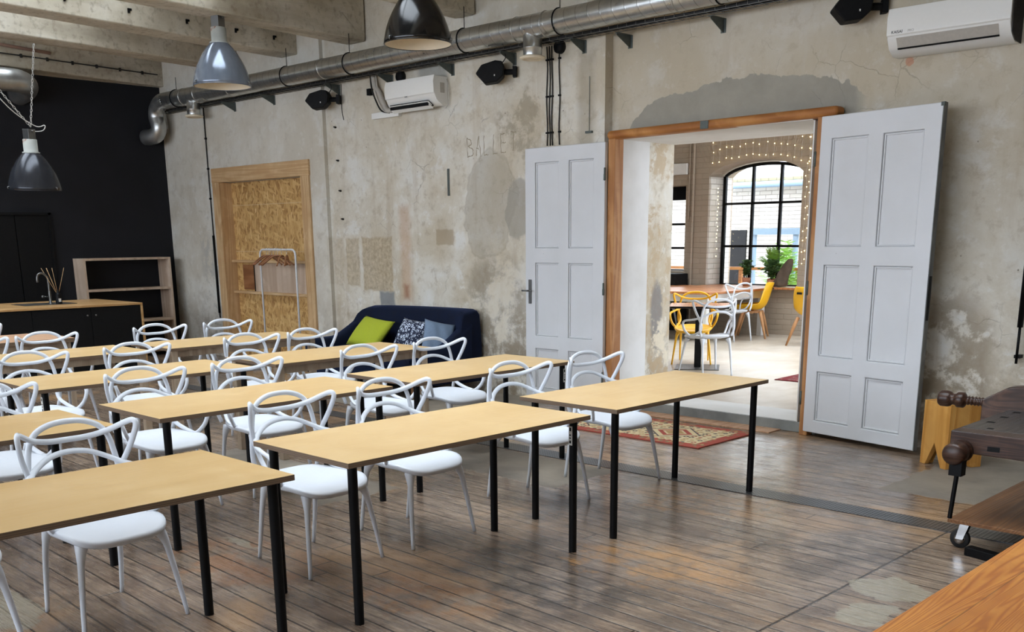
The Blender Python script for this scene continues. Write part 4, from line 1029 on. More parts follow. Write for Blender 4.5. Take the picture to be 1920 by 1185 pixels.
tag(chain('', top2, (-12.1, 4.05, 3.84)), 'thicker whitish chain running up left from the dark hanging lamp', 'chain')
b = BM(); tube(b, spline([(-12.36, 4.94, 2.85), (-12.3, 5.03, 2.86), (-12.3, 5.06, 2.92), (-12.36, 4.96, 2.92), (-12.25, 4.6, 3.15), (-12.14, 4.1, 3.80)], 6), .005, 6)
tag(obj('lamp_cord', b, 'grey_rope', None, True), 'loose grey lamp cord looped beside the chains of the dark hanging lamp', 'cord')

# ---------------------------------------------------------------- air conditioners
def ac(label, loc, W, H, D, big, open_flap):
    t = thing('air_conditioner', label, 'air conditioner', loc)
    # side profile (y out from wall is -, z up), local origin at the left bottom of the wall face
    prof = [(0, 0), (-D*.45, 0), (-D*.80, .045), (-D*.97, .11), (-D, H*.55), (-D*.99, H-.03), (-D*.93, H), (0, H)]
    b = BM(); prism(b, [(0, y, z) for y, z in prof], (W, 0, 0)); obj('casing', b, 'ac_white', t, bev=.006, seg=3)
    b = BM(); pz = .30 if not big else .34
    prism(b, [(-.002, -D*.985, H*pz+.02), (-.002, -D-.006, H*pz+.03), (-.002, -D-.010, H*.8), (-.002, -D*.97, H+.004), (-.002, -D*.9, H+.004)], (W+.004, 0, 0))
    fp = obj('front_panel', b, 'ac_white', t, bev=.004, seg=3)
    if open_flap:
        b = BM(); box(b, .06, W-.12, -D*.93, -D*.5, -.002, .05); obj('outlet', b, 'black_matt', t)
        for dz, dy in ((.035, -.0), (.005, .02)):
            b = BM(); prism(b, [(.05, -D*.97+dy, dz), (.05, -D*.97+dy+.05, dz-.035), (.05, -D*.97+dy+.055, dz-.03), (.05, -D*.97+dy+.005, dz+.006)], (W-.15, 0, 0)); obj('louvre', b, 'ac_white', t)
    else:
        b = BM(); prism(b, [(.07, -D*.80-.004, .048), (.07, -D*.975-.004, .112), (.07, -D*.965, .112), (.07, -D*.79, .05)], (W-.15, 0, 0)); obj('louvre', b, 'ac_grey', t)
        b = BM(); prism(b, [(.07, -D*.78-.004, .036), (.07, -D*.80-.006, .046), (.07, -D*.79, .05), (.07, -D*.77, .04)], (W-.15, 0, 0)); obj('outlet_gap', b, 'black_matt', t)
    return t, fp, D, H
a1, fp1, D1, H1 = ac('white split air conditioner with its flap open, high on the wall above the sofa', (-9.235, WL, 3.0), .80, .285, .20, False, True)
b = BM(); box(b, .801, .8025, -.11, -.05, .12, .22); obj('rating_label', b, 'ac_grey', a1, label='grey sticker on the side of the unit')
b = BM(); box(b, .34, .38, -.2125, -.2095, .105, .112); obj('badge', b, 'iron_grey', a1)
b = BM(); tube(b, spline([(.81, -.02, .26), (.845, -.03, .15), (.84, -.03, .02), (.80, -.04, -.03)], 4), .005, 6); obj('side_cable', b, 'ac_grey', a1, True)
a2, fp2, D2, H2 = ac('large white split air conditioner with dark lettering at the upper right corner', (-3.58, WR, 2.90), .86, .31, .22, True, False)
text('lettering', 'KAISAI', .028, 'black_matt', (.035, -.2275, .142), (PI/2, 0, 0), fp2)
text('lettering', 'PRO', .024, 'ac_grey', (.155, -.2275, .142), (PI/2, 0, 0), fp2)
b = BM(); prism(b, [(0, 0, 0), (0, -.12, .01), (0, -.19, .06), (0, -.21, .3), (0, 0, .3)], (.006, 0, 0)); o = obj('side_cover', b, 'hose_grey', a2, label='dark grey side of the unit'); o.location = (.861, 0, 0)
t = thing('hose_bundle', 'thick dark insulated hoses coming out beside the large air conditioner', 'hose', (-2.6, WR-.08, 3.1))
for i, (dx, r) in enumerate(((.0, .035), (.07, .03), (.13, .035))):
    b = BM(); tube(b, spline([(dx, .0-.02*i, .9), (dx-.02, -.02, .4), (dx-.03, -.02, .05), (dx+.02, 0, -.12), (dx+.25, .02, -.2), (dx+.6, .03, -.22)], 5), r, 10); obj('hose', b, 'hose_grey', t, True)
# wrapped pipes left of the small unit
t = thing('pipe_bundle', 'wrapped pale pipes coming down from the duct to the left of the far air conditioner', 'pipe', (-9.5, WL-.05, 3.4))
b = BM(); tube(b, spline([(-.12, 0, .03), (-.10, 0, -.08), (-.03, 0, -.16), (.02, 0, -.24), (.10, 0, -.36), (.2, 0, -.38)], 5), [.028]*26, 10); obj('wrapped_pipe', b, 'ac_grey', t, True)
for i in range(3):
    b = BM(); tube(b, spline([(-.16+.05*i, -.01, .02), (-.14+.05*i, -.01, -.12), (-.06+.04*i, -.02, -.26), (.03+.04*i, -.02, -.37), (.16, -.01, -.40)], 5), .009, 6); obj('cable', b, 'ac_grey' if i else 'black_cable', t, True)
b = BM(); box(b, -9.68, -9.20, WL-.05, WL, 2.955, 3.02); tag(obj('cable_trunking', b, 'ac_white', None, bev=.004), 'short white plastic trunking on the wall just below the far air conditioner', 'trunking')
b = BM(); lathe(b, [(0, -.06), (.05, -.06), (.06, -.04), (.06, 0), (0, 0)], (-9.17, WL, 3.36), 16, 'y'); tag(obj('junction_box', b, 'black_matt', None, True), 'round black junction box on the wall above the far air conditioner', 'junction box')
b = BM(); box(b, -9.75, -9.69, WL-.05, WL, 3.22, 3.29); tag(obj('junction_box', b, 'black_matt', None), 'small square black junction box left of the far air conditioner', 'junction box')

# ---------------------------------------------------------------- speakers
def speaker(label, loc, rz, s=1.0, wire=True):
    t = thing('wall_speaker', label, 'speaker', loc, rz)
    b = BM()   # looking along local -x: front grille at -x, tapered to the back; tilted down
    pl = [(-.165, -.005), (-.10, .070), (.04, .098), (.105, .085), (.125, .03), (.105, -.05), (.04, -.10), (-.085, -.105)]
    prism(b, [(x*s, -.085*s, z*s) for x, z in pl], (0, .17*s, 0)); o = obj('cabinet', b, 'black_matt', t, bev=.012, seg=3); o.rotation_euler = (0, -.08, 0)
    b = BM(); tube(b, [(.09*s, 0, 0), (.21*s, 0, .0)], .028*s, 8); box(b, .20*s, .24*s, -.045*s, .045*s, -.05*s, .05*s); obj('wall_bracket', b, 'black_matt', t, bev=.003)
    b = BM(); box(b, .02*s, .03*s, -.090*s, -.084*s, -.045*s, -.03*s); o = obj('badge', b, 'sticker_white', t)
    return t
# bracket plate meets the wall, so the cabinet hangs off it
speaker('small black wall speaker left of the far air conditioner, near the lamp', (-10.44, WL-.20, 3.225), .68)
speaker('black wall speaker in the middle of the wall, right of the far air conditioner', (-7.60, WL-.16, 3.22), .68)
speaker('black wall speaker at the top edge, left of the large air conditioner', (-3.88, WR-.16, 3.28), .68)
for i, (x0, yw) in enumerate(((-10.35, WL-.02), (-7.5, WL-.02))):
    b = BM(); tube(b, spline([(x0-.05, yw-.1, 3.43), (x0+.03, yw-.12, 3.40), (x0+.06, yw-.12, 3.34), (x0+.0, yw-.13, 3.28)], 4), .005, 6)
    tag(obj('speaker_cable', b, 'black_cable', None, True), ['short black cable dropping to the small left wall speaker', 'short black cable dropping to the middle wall speaker'][i], 'cable')

# ---------------------------------------------------------------- wires and fixings on the wall
labs = ['leftmost of the four black cables above the left door leaf', 'second black cable from the left above the left door leaf', 'third black cable from the left, with a brown tint, above the left door leaf', 'right-hand black cable above the left door leaf, below the socket']
for i, x in enumerate((-7.01, -6.975, -6.945, -6.85)):
    t = thing('wall_cable', labs[i], 'cable', (x, WL-.012, 2.5), group='cables above the left door leaf')
    b = BM(); tube(b, [(.006*math.sin(k*1.1+i), 0, k*.1) for k in range(10)], .006, 6); obj('cable', b, 'black_cable', t, True)
    for z in (.45, .78, .12):
        b = BM(); box(b, -.014, .014, -.006, .010, z-.008, z+.008); obj('clip', b, 'black_matt', t)
b = BM(); lathe(b, [(0, -.06), (.045, -.06), (.058, -.045), (.06, 0), (0, 0)], (-6.84, WL, 3.375), 16, 'y'); tag(obj('wall_socket', b, 'black_matt', None, True), 'black round socket on the wall above the right-hand cable near the duct', 'socket')
t = thing('conduit', 'thin dark cable with a thicker lower end, left of the boarded doorway', 'cable', (-13.34, WL-.065, 0))
b = BM(); tube(b, [(0, 0, 3.40), (.0, 0, 2.6), (.005, 0, 2.0), (.01, 0, .55)], .008, 6); obj('cable', b, 'black_cable', t, True)
b = BM(); tube(b, [(.008, -.004, 1.70), (.012, -.004, .62)], .016, 8); obj('pipe_sleeve', b, 'black_metal', t, True)
for z in (3.0, 2.6, 2.2): 
    b = BM(); box(b, -.016, .016, -.01, .012, z-.012, z+.012); obj('clip', b, 'black_matt', t)
for i, (px_, z) in enumerate(((-10.42, 2.93), (-10.40, 2.55), (-10.38, 2.20), (-10.36, 1.87))):
    b = BM(); tube(b, [(px_, WL+.002, z), (px_, WL-.04, z+.003)], .008, 6); box(b, px_-.02, px_-.002, WL-.012, WL, z-.01, z+.012)
    tag(obj('wall_hook', b, 'black_metal', None), 'small rusty pin in the wall right of the boarded doorway, %s' % ['topmost of four', 'second from the top', 'third from the top', 'lowest of four'][i], 'hook', 'pins in the wall')
b = BM(); tube(b, spline([(-10.28, WL-.005, 3.40), (-10.29, WL-.006, 3.2), (-10.285, WL-.006, 3.1), (-10.26, WL-.006, 3.0)], 4), .004, 5); tag(obj('loose_wire', b, 'black_cable', None, True), 'short loose wire hanging on the wall right of the small speaker', 'wire')
b = BM(); box(b, -8.47, -8.44, WL-.008, WL, 2.08, 2.36); tag(obj('metal_strap', b, 'iron_grey', None), 'narrow rusty metal strap set in the stained wall right of the air conditioner', 'strap')
b = BM(); box(b, -6.52, -6.44, WL-.02, WL, 2.58, 2.60); tube(b, [(-6.48, WL-.008, 2.6), (-6.48, WL-.008, 3.08)], .003, 5); tag(obj('wall_anchor', b, 'iron_grey', None), 'small dark anchor with a thin wire above the hinge side of the left door leaf', 'anchor')
# scratched letters on the wall
simple('scratch_brown', rgb(150, 138, 116), .9)
def letters():
    bm = BM(); y = WL-.0005
    G = {'B': [[(0, 0), (0, 1)], [(0, 1), (.45, .9), (.5, .7), (.05, .55)], [(.05, .55), (.55, .42), (.6, .12), (0, 0)]],
         'A': [[(0, 0), (.25, 1), (.55, 0)], [(.12, .4), (.42, .38)]], 'L': [[(.05, 1), (0, 0), (.45, .04)]],
         'E': [[(.5, 1), (0, .95), (0, 0), (.5, .05)], [(0, .5), (.4, .52)]], 'T': [[(0, 1), (.6, .98)], [(.3, 1), (.28, 0)]]}
    x = -8.15
    for k, ch in enumerate('BALLET'):
        for st in G[ch]:
            pts = []
            for (u, v) in st: pts.append((x+u*.13+.01*math.sin(k*3+v*5), y, 2.46+v*.19+.012*k*.3+.006*math.sin(u*9)))
            for a, b_ in zip(pts, pts[1:]):
                n = 5; q = [Vector(a).lerp(Vector(b_), i/n)+Vector((.004*math.sin(i*2.3+k), 0, .004*math.cos(i*1.7+k))) for i in range(n+1)]
                tube(bm, q, [.0045+.002*math.sin(i*2+k) for i in range(n+1)], 5, flat=.15, up=(0, 1, 0))
        x += .125
    tag(obj('wall_writing', bm, 'scratch_brown', None), 'faint scratched capital letters on the stained wall left of the black cables', 'writing')
letters()

# ---------------------------------------------------------------- floor pieces and rugs
struct('floor_plate', cube(-11, -1.0, 5.645, 5.83, 0, .004), 'checker_plate')
o = struct('floor_board', cube(-6.1, -4.35, 7.60, 7.80, 0, .010), 'old_table', bev=.002)
b = cube(-.90, .90, -.42, .42, 0, .012); r = obj('rug', b, 'rug_cream', None, bev=.004); r.location = (-5.32, 7.07, 0); r.rotation_euler = (0, 0, .0)
tag(r, 'cream and red patterned oriental rug on the floorboards before the doorway', 'rug')
b = cube(-.6, .6, -.36, .36, 0, .010); r = obj('rug', b, 'rug_red', None, bev=.003); r.location = (-5.08, 10.34, .09); r.rotation_euler = (0, 0, .03)
tag(r, 'dark red patterned rug in the next room, half hidden by the door frame', 'rug')
b = cube(-.16, .16, -.03, .03, 0, .045); r = obj('floor_bar', b, 'black_metal', None, bev=.004); r.location = (-1.68, 5.27, 0); r.rotation_euler = (0, 0, -.25)
tag(r, 'short black metal bar foot on the floor below the workbench dolly', 'bar')

# ---------------------------------------------------------------- block stool
st = thing('block_stool', 'square spruce block stool with notched feet beside the right door leaf', 'stool', (-2.70, 7.20, 0), math.atan2(.28, .15))
Wd, Dd, Hs = .31, .27, .468
def notch_panel(x0, x1, y0, y1, along):
    bm = BM(); w0, w1 = (y0, y1) if along == 'y' else (x0, x1); c = (w0+w1)/2; w_ = (w1-w0)
    poly = [(w0, 0), (w0+w_*.2, 0), (c, .17), (w1-w_*.2, 0), (w1, 0), (w1, Hs), (w0, Hs)]
    if along == 'y': prism(bm, [(x0, p[0], p[1]) for p in poly], (x1-x0, 0, 0))
    else: prism(bm, [(p[0], y0, p[1]) for p in poly], (0, y1-y0, 0))
    return bm
obj('side_panel', notch_panel(0, .04, 0, Dd, 'y'), 'stool_wood', st, bev=.003); obj('side_panel', notch_panel(Wd-.04, Wd, 0, Dd, 'y'), 'stool_wood', st, bev=.003)
obj('front_panel', notch_panel(.04, Wd-.04, 0, .04, 'x'), 'stool_wood', st, bev=.003); obj('back_panel', notch_panel(.04, Wd-.04, Dd-.04, Dd, 'x'), 'stool_wood', st, bev=.003)
obj('seat', cube(.04, Wd-.04, .04, Dd-.04, Hs-.04, Hs), 'stool_wood', st)

# ---------------------------------------------------------------- workbench on a dolly
dy = thing('dolly', 'low brown plywood dolly on castors under the old workbench', 'dolly', (-1.95, 5.30, 0))
obj('platform', cube(0, 1.9, 0, 1.35, .155, .175), 'dolly_wood', dy, bev=.003)
for i, (x, y) in enumerate(((.06, .10), (1.8, .10), (.06, 1.25), (1.8, 1.25))):
    b = BM(); box(b, x-.035, x+.035, y-.03, y+.03, .145, .155); prism(b, [(x-.02, y-.022, .145), (x+.03, y-.022, .145), (x+.0, y-.022, .05), (x-.04, y-.022, .05)], (0, .004, 0)); prism(b, [(x-.02, y+.018, .145), (x+.03, y+.018, .145), (x+.0, y+.018, .05), (x-.04, y+.018, .05)], (0, .004, 0))
    c_ = obj('castor', b, 'chrome', dy, bev=.001)
    b = BM(); lathe(b, [(0, -.013), (.046, -.013), (.052, -.008), (.052, .008), (.046, .013), (0, .013)], (x-.02, y, .052), 24, 'y'); obj('wheel', b, 'rubber', c_, True)
    b = BM(); lathe(b, [(0, -.016), (.028, -.016), (.028, .016), (0, .016)], (x-.02, y, .052), 16, 'y'); obj('hub', b, 'chrome', c_, True)
wb = thing('workbench', 'old dark carpenter workbench with wooden screw vices at the right edge', 'workbench', (-1.97, 5.28, .175))
TZ = .475       # top surface above the dolly
# vertices relative to the near left corner of the top
obj('bench_top', cube(.0, 1.7, .13, 1.12, TZ-.085, TZ), 'bench_top', wb, bev=.006)
b = BM(); prism(b, [(.0, 0, TZ-.11), (.0, 0, TZ), (.36, 0, TZ), (.42, 0, TZ-.02), (.46, 0, TZ-.035), (.46, 0, TZ-.115)], (0, .125, 0)); obj('tail_vice_jaw', b, 'bench_wood', wb, bev=.006)
b = BM(); box(b, .46, 1.7, .02, .13, TZ-.13, TZ-.01); obj('front_rail', b, 'bench_wood', wb, bev=.005)
b = BM(); box(b, .19, .25, -.002, .01, TZ-.085, TZ-.06); obj('mortise', b, 'black_matt', wb)
b = BM(); box(b, .12, 1.6, .2, .32, -.0, TZ-.085); 
b.free()
for x in (.45, 1.45):
    for y in (.22, .95): obj('leg', cube(x-.045, x+.045, y-.045, y+.045, 0, TZ-.085), 'bench_wood', wb, bev=.004)
for x in (.12, .34, .56, .78):
    b = BM(); box(b, x-.0, x+.03, .16, .19, TZ-.01, TZ+.001); obj('dog_hole', b, 'black_matt', wb)
for y in (.35, .55, .75, .95):
    b = BM(); box(b, .05, .09, y, y+.035, TZ-.01, TZ+.001); obj('dog_hole', b, 'black_matt', wb)
# tail screw: turned knob at the near left corner with its hanging handle bar
b = BM(); lathe(b, [(0, -.13), (.045, -.128), (.056, -.115), (.058, -.05), (.05, -.035), (.058, -.02), (.060, .0), (.03, .0)], (.065, 0, TZ-.10), 24, 'y')
sc = obj('tail_screw', b, 'bench_wood', wb, True)
b = BM(); tube(b, [(.085, -.075, TZ-.12), (.065, -.075, .03)], .012, 10); box(b, .045, .11, -.10, -.04, TZ-.215, TZ-.13); obj('handle_bar', b, 'black_metal', sc, bev=.002)
# front vice on the far left side: screw axis along x, projecting to the left
b = BM(); prism(b, [(-.14, .80, TZ-.10), (-.14, .80, TZ+.05), (-.02, .86, TZ+.125), (.10, .92, TZ+.135), (.60, .92, TZ+.135), (.60, .80, TZ-.10)], (0, .10, 0)); obj('face_vice_jaw', b, 'bench_wood', wb, bev=.008)
b = BM(); lathe(b, [(0, -.40), (.040, -.398), (.048, -.385), (.048, -.345), (.042, -.33), (.032, -.32), (.036, -.30), (.046, -.29), (.046, -.255), (.034, -.245), (.022, -.24), (.022, -.13)], (0, .84, TZ+.03), 20, 'x')
for k in range(5): lathe(b, [(.022, -.235+.02*k), (.028, -.228+.02*k), (.022, -.221+.02*k)], (0, .84, TZ+.03), 16, 'x')
obj('face_screw', b, 'bench_wood', wb, True, label='turned dark wooden vice screw')
b = BM(); lathe(b, [(.03, .10), (.03, .8)], (0, .84, TZ+.06), 16, 'x', cap=True)
for k in range(20): lathe(b, [(.03, .12+.03*k), (.038, .13+.03*k), (.03, .14+.03*k)], (0, .80, TZ+.06), 14, 'x')
obj('thread', b, 'bench_wood', wb, True)
b = BM(); prism(b, [(.35, .30, TZ), (.45, .42, TZ+.07), (.45, .70, TZ+.09), (.35, .74, TZ)], (.5, 0, 0)); obj('raised_block', b, 'bench_top', wb, bev=.01)
# black stand pole at the right edge
pl = thing('wall_pole', 'slim black pole mounted on the wall at the right edge, above the workbench', 'pole', (-2.49, WR-.07, .72))
b = BM(); tube(b, [(0, 0, 0), (0, 0, .28)], .010, 8); tube(b, [(.0, 0, .26), (.0, 0, 1.5)], .020, 10); obj('pole', b, 'black_metal', pl, True)
for z in (.05, 1.3):
    b = BM(); box(b, -.02, .02, 0, .07, z-.012, z+.012); obj('wall_clamp', b, 'black_metal', pl)

# foreground table
ft = thing('foreground_table', 'orange pine table with strong grain in the bottom right corner', 'table', (-.53, 2.75, 0))
b = BM(); box(b, -.402, .40, -1.0, 1.35, .715, .75); obj('tabletop', b, 'orange_pine', ft, bev=.003)
for sx_, sy_ in ((-.33, -.92), (.33, -.92), (-.33, 1.27), (.33, 1.27)): obj('leg', cube(sx_-.03, sx_+.03, sy_-.03, sy_+.03, 0, .715), 'orange_pine', ft, bev=.003)
obj('apron', cube(-.30, .30, -.9, 1.25, .63, .715), 'orange_pine', ft)

# ================================================================ next room (cafe)
FZ = .09; CYW = 14.675
struct('floor_cafe', cube(-13.0, -1.5, 8.31, 15.4, -.05, FZ), 'cafe_floor')
b = BM(); box(b, -13.0, -1.5, 8.78, 10.8, 3.7, 3.85); box(b, -13.0, -1.5, 13.2, 15.4, 3.7, 3.85); box(b, -13.0, -11, 10.8, 13.2, 3.7, 3.85); box(b, -3, -1.5, 10.8, 13.2, 3.7, 3.85)
struct('ceiling_cafe', b, 'smooth_white')
struct('window_added_roof', cube(-11, -3, 10.8, 13.2, 3.80, 3.81), 'window_glass')  # glazing of an unseen roof light, put in to brighten the cafe floor
struct('wall_cafe_left', cube(-13.25, -13.0, 8.3, 15.4, 0, 3.8), 'white_brick_y')
b = BM(); box(b, -1.5, -1.25, 8.3, 9.4, 0, 3.8); box(b, -1.5, -1.25, 14.6, 15.4, 0, 3.8); box(b, -1.5, -1.25, 9.4, 14.6, 0, .6); box(b, -1.5, -1.25, 9.4, 14.6, 3.4, 3.8); struct('wall_cafe_right', b, 'white_brick_y')
b = BM()
for k in range(6): box(b, -1.40, -1.36, 9.4+1.04*k-.02, 9.4+1.04*k+.02, .6, 3.4)
for z in (.6, 1.5, 2.5, 3.36): box(b, -1.40, -1.36, 9.4, 14.6, z, z+.04)
struct('window_6', b, 'black_metal')
def arch_wall():
    """back wall of the cafe with an arched opening, a side window and one more window hidden by the door leaf"""
    y0, y1 = CYW, 15.40
    bm = BM(); TOP = 3.75
    def col(x0, x1, z0, z1): box(bm, x0, x1, y0, y1, z0, z1)
    col(-13.0, -11.4, 0, TOP); col(-11.4, -10.18, 0, 1.05); col(-11.4, -10.18, 2.45, TOP)
    col(-10.18, -9.735, 0, TOP); col(-9.735, -8.05, 0, .80)
    col(-8.05, -6.6, 0, TOP); col(-6.6, -3.6, 0, .8); col(-6.6, -3.6, 2.8, TOP); col(-3.6, -1.5, 0, TOP)
    n = 20; xs = [-9.735+1.685*i/n for i in range(n+1)]
    def za(x):
        u = (x+8.8925)/.8425; return 2.575+.29*math.sqrt(max(0, 1-.93*u*u))-.29*math.sqrt(.07)
    for a, b_ in zip(xs, xs[1:]): prism(bm, [(a, y0, za(a)), (b_, y0, za(b_)), (b_, y0, TOP), (a, y0, TOP)], (0, y1-y0, 0))
    struct('wall_cafe_back', bm, 'white_brick')
    return za
za = arch_wall()
# left reveal lining of the arch, paler brick copy standing in for its light
b = BM(); box(b, -9.74, -9.70, CYW+.002, 15.30, .82, 2.56); struct('trim_6', b, 'white_brick_y')
# radial brick joints over the arch: thin raised mortar ribs
b = BM()
for k in range(27):
    u = -1.22+2.44*k/26; x0 = -8.8925+u*.74; zb = 2.60+.26*math.sqrt(max(0, 1-.8*min(1, abs(u))**2)); x1 = -8.8925+u*.95
    tube(b, [(x0, CYW-.001, zb+.04), ((x0+x1)/2, CYW-.002, zb+.24), (x1, CYW-.001, zb+.45)], .006, 4)
struct('trim_7', b, 'white_brick')
b = BM(); tube(b, [(-10.02, CYW-.03, .1), (-10.02, CYW-.03, 3.6)], .02, 8); tube(b, [(-10.10, CYW-.03, 1.9), (-10.10, CYW-.03, 3.6)], .012, 8); struct('trim_8', b, 'white_brick')
b = BM(); box(b, -11.4, -10.14, CYW-.06, CYW, 2.62, 2.80); struct('trim_9', b, 'smooth_white', bev=.01)
# main window
FY = 15.05
def mainwin():
    t = bpy.data.objects.new('window_3', None); C.objects.link(t); t.location = (-8.88, FY, .83); t['kind'] = 'structure'
    def L(p): return Vector(p)-Vector((-8.88, FY, .83))
    b = BM(); n = 24; xs = [-9.66+1.56*i/n for i in range(n+1)]
    def zf(x): u = (x+8.88)/.80; return 2.56+.25*math.sqrt(max(0, 1-.93*u*u))-.25*math.sqrt(.07)
    tube(b, [L((x, FY, zf(x))) for x in xs], .026, 6)
    for x in (-9.66, -9.13, -8.62, -8.10): r = .026 if x in (-9.66, -8.10) else .020; box(b, *[v for p in ((x-r+8.88, x+r+8.88), (-.025, .025), (0, zf(x)-.83)) for v in p])
    for z in (.835, 1.46, 2.14): box(b, -.78, .78, -.022, .022, z-.83-.018, z-.83+.018)
    struct('window_frame', b, 'black_metal', t)
    b = BM(); vs = [L((x, FY, zf(x))) for x in xs]+[L((-8.10, FY, .83)), L((-9.66, FY, .83))]; prism(b, vs, (0, .005, 0)); struct('pane', b, 'window_glass', t)
mainwin()
def rectwin(name, x0, x1, z0, z1, mx, mz, band=0):
    t = bpy.data.objects.new(name, None); C.objects.link(t); t.location = (x0, FY, z0); t['kind'] = 'structure'
    W, H = x1-x0, z1-z0; b = BM(); r = .03
    for x in [0, W]+mx: box(b, x-r, x+r, -.025, .025, 0, H)
    for z in [0, H]+mz: box(b, 0, W, -.022, .022, z-.018, z+.018)
    if band: box(b, 0, W, -.03, .03, H-band, H)
    struct('window_frame', b, 'black_metal', t); struct('pane', cube(0, W, 0, .005, 0, H), 'window_glass', t)
rectwin('window_4', -11.4, -10.18, 1.05, 2.45, [.6], [.38, .78], .22)
rectwin('window_5', -6.6, -3.6, .8, 2.8, [1, 2], [.66, 1.33])
b = BM(); box(b, -9.78, -7.98, CYW-.13, 15.03, .800, .835); tag(obj('window_sill', b, 'cafe_top', None, bev=.006), 'reddish wooden shelf board along the bottom of the arched window', 'window sill')
b = BM(); box(b, -10.9, -10.05, 14.25, 14.62, FZ, 1.02); tag(obj('side_cabinet', b, 'black_matt', None, bev=.01), 'black cabinet under the narrow side window in the next room', 'cabinet')

# long wooden table by the window
bt = thing('cafe_table', 'big table with a reddish wooden top and white legs by the arched window', 'table', (-9.35, 13.55, FZ))
hz = .745
b = BM(); box(b, -1.05, 1.0, -.85, .97, hz-.035, hz); obj('tabletop', b, 'cafe_top', bt, bev=.004)
b = BM(); box(b, -1.0, .93, -.79, .9, hz-.15, hz-.037); obj('apron', b, 'smooth_white', bt)
for x, y in ((.86, -.72), (-.92, -.72), (.86, .84), (-.92, .84), (-.02, -.72)): obj('leg', cube(x-.04, x+.04, y-.04, y+.04, 0, hz-.15), 'smooth_white', bt, bev=.004)
# small square pedestal table
pt = thing('pedestal_table', 'small square cafe table with a black post and base plate in the next room', 'table', (-6.93, 10.34, FZ), math.radians(32))
b = BM(); box(b, -.35, .35, -.35, .35, .725, .75)
b.normal_update(); 
for f in b.faces: f.material_index = 0 if abs(f.normal.z) > .5 else 1
obj('tabletop', b, ['cafe_top', 'black_matt'], pt, bev=.003)
obj('post', cube(-.04, .04, -.04, .04, .01, .725), 'black_matt', pt, bev=.003)
b = BM(); box(b, -.26, .26, -.26, .26, 0, .010); obj('base_plate', b, 'steel_dull', pt, bev=.002, label='flat dark steel base plate')
g2 = 'chairs in the next room'
dup(CW, (-6.52, 9.93, FZ), math.atan2(.50, -.87), 'white hoop chair seen from behind at the small pedestal table', g2)
CY_.location = (-7.26, 10.72, FZ); CY_.rotation_euler = (0, 0, math.atan2(-.85, .5)); CY_['label'] = 'yellow hoop chair on the far side of the small pedestal table'; CY_['group'] = g2
dup(CW, (-8.42, 13.42, FZ), math.radians(168), 'white hoop chair at the big cafe table, beside the yellow shell chair', g2)
dup(CW, (-10.15, 13.35, FZ), -.25, 'white hoop chair behind the big cafe table, left one of the pair', g2)
dup(CW, (-10.25, 14.05, FZ), -.3, 'white hoop chair behind the big cafe table, right one of the pair', g2)
def tub(label, loc, rz):
    t = thing('shell_chair', label, 'chair', loc, rz, g2)
    # shell swept from the front lip to the top of the back
    prof = [(.23, .43, .20), (.20, .45, .225), (.10, .445, .235), (-.05, .43, .235), (-.15, .45, .23), (-.205, .52, .225), (-.235, .62, .215), (-.262, .72, .195), (-.285, .80, .165), (-.300, .845, .12)]
    bm = BM(); n = 14; rows = []
    for x, z, w in prof:
        row = []
        for k in range(n+1):
            u = -1+2*k/n
            lift = .09*abs(u)**3 if z < .5 else .0; fwd = (.10*abs(u)**2.4 if z >= .45 else .02*abs(u)**3)
            row.append(bm.verts.new((x+fwd, u*w, z+lift*(1 if x < .15 else .5))))
        rows.append(row)
    for a, c in zip(rows, rows[1:]):
        for k in range(n): bm.faces.new((a[k], a[k+1], c[k+1], c[k]))
    o = obj('shell', bm, 'yellow_plastic', t, True)
    m_ = o.modifiers.new('s', 'SOLIDIFY'); m_.thickness = .014; m_ = o.modifiers.new('sub', 'SUBSURF'); m_.levels = 1; m_.render_levels = 1
    b = BM(); box(b, -.302, -.292, -.045, .045, .735, .765); obj('grip_slot', b, 'black_matt', t, bev=.004) 
    b = BM(); box(b, -.15, .15, -.022, .022, .375, .415); box(b, -.022, .022, -.15, .15, .375, .415); obj('cross_frame', b, 'beech', t)
    for sx_, sy_ in ((1, 1), (1, -1), (-1, 1), (-1, -1)):
        b = BM(); tube(b, [(sx_*.13, sy_*.13, .405), (sx_*.16, sy_*.16, .3), (sx_*.235, sy_*.235, 0)], [.024, .026, .014], 8); obj('leg', b, 'beech', t, True)
tub('yellow shell chair with wooden legs beside the window shelf, seen from the side', (-8.42, 14.02, FZ), math.radians(205))
tub('yellow shell chair at the right, half hidden by the door frame', (-7.10, 13.42, FZ), math.radians(80))

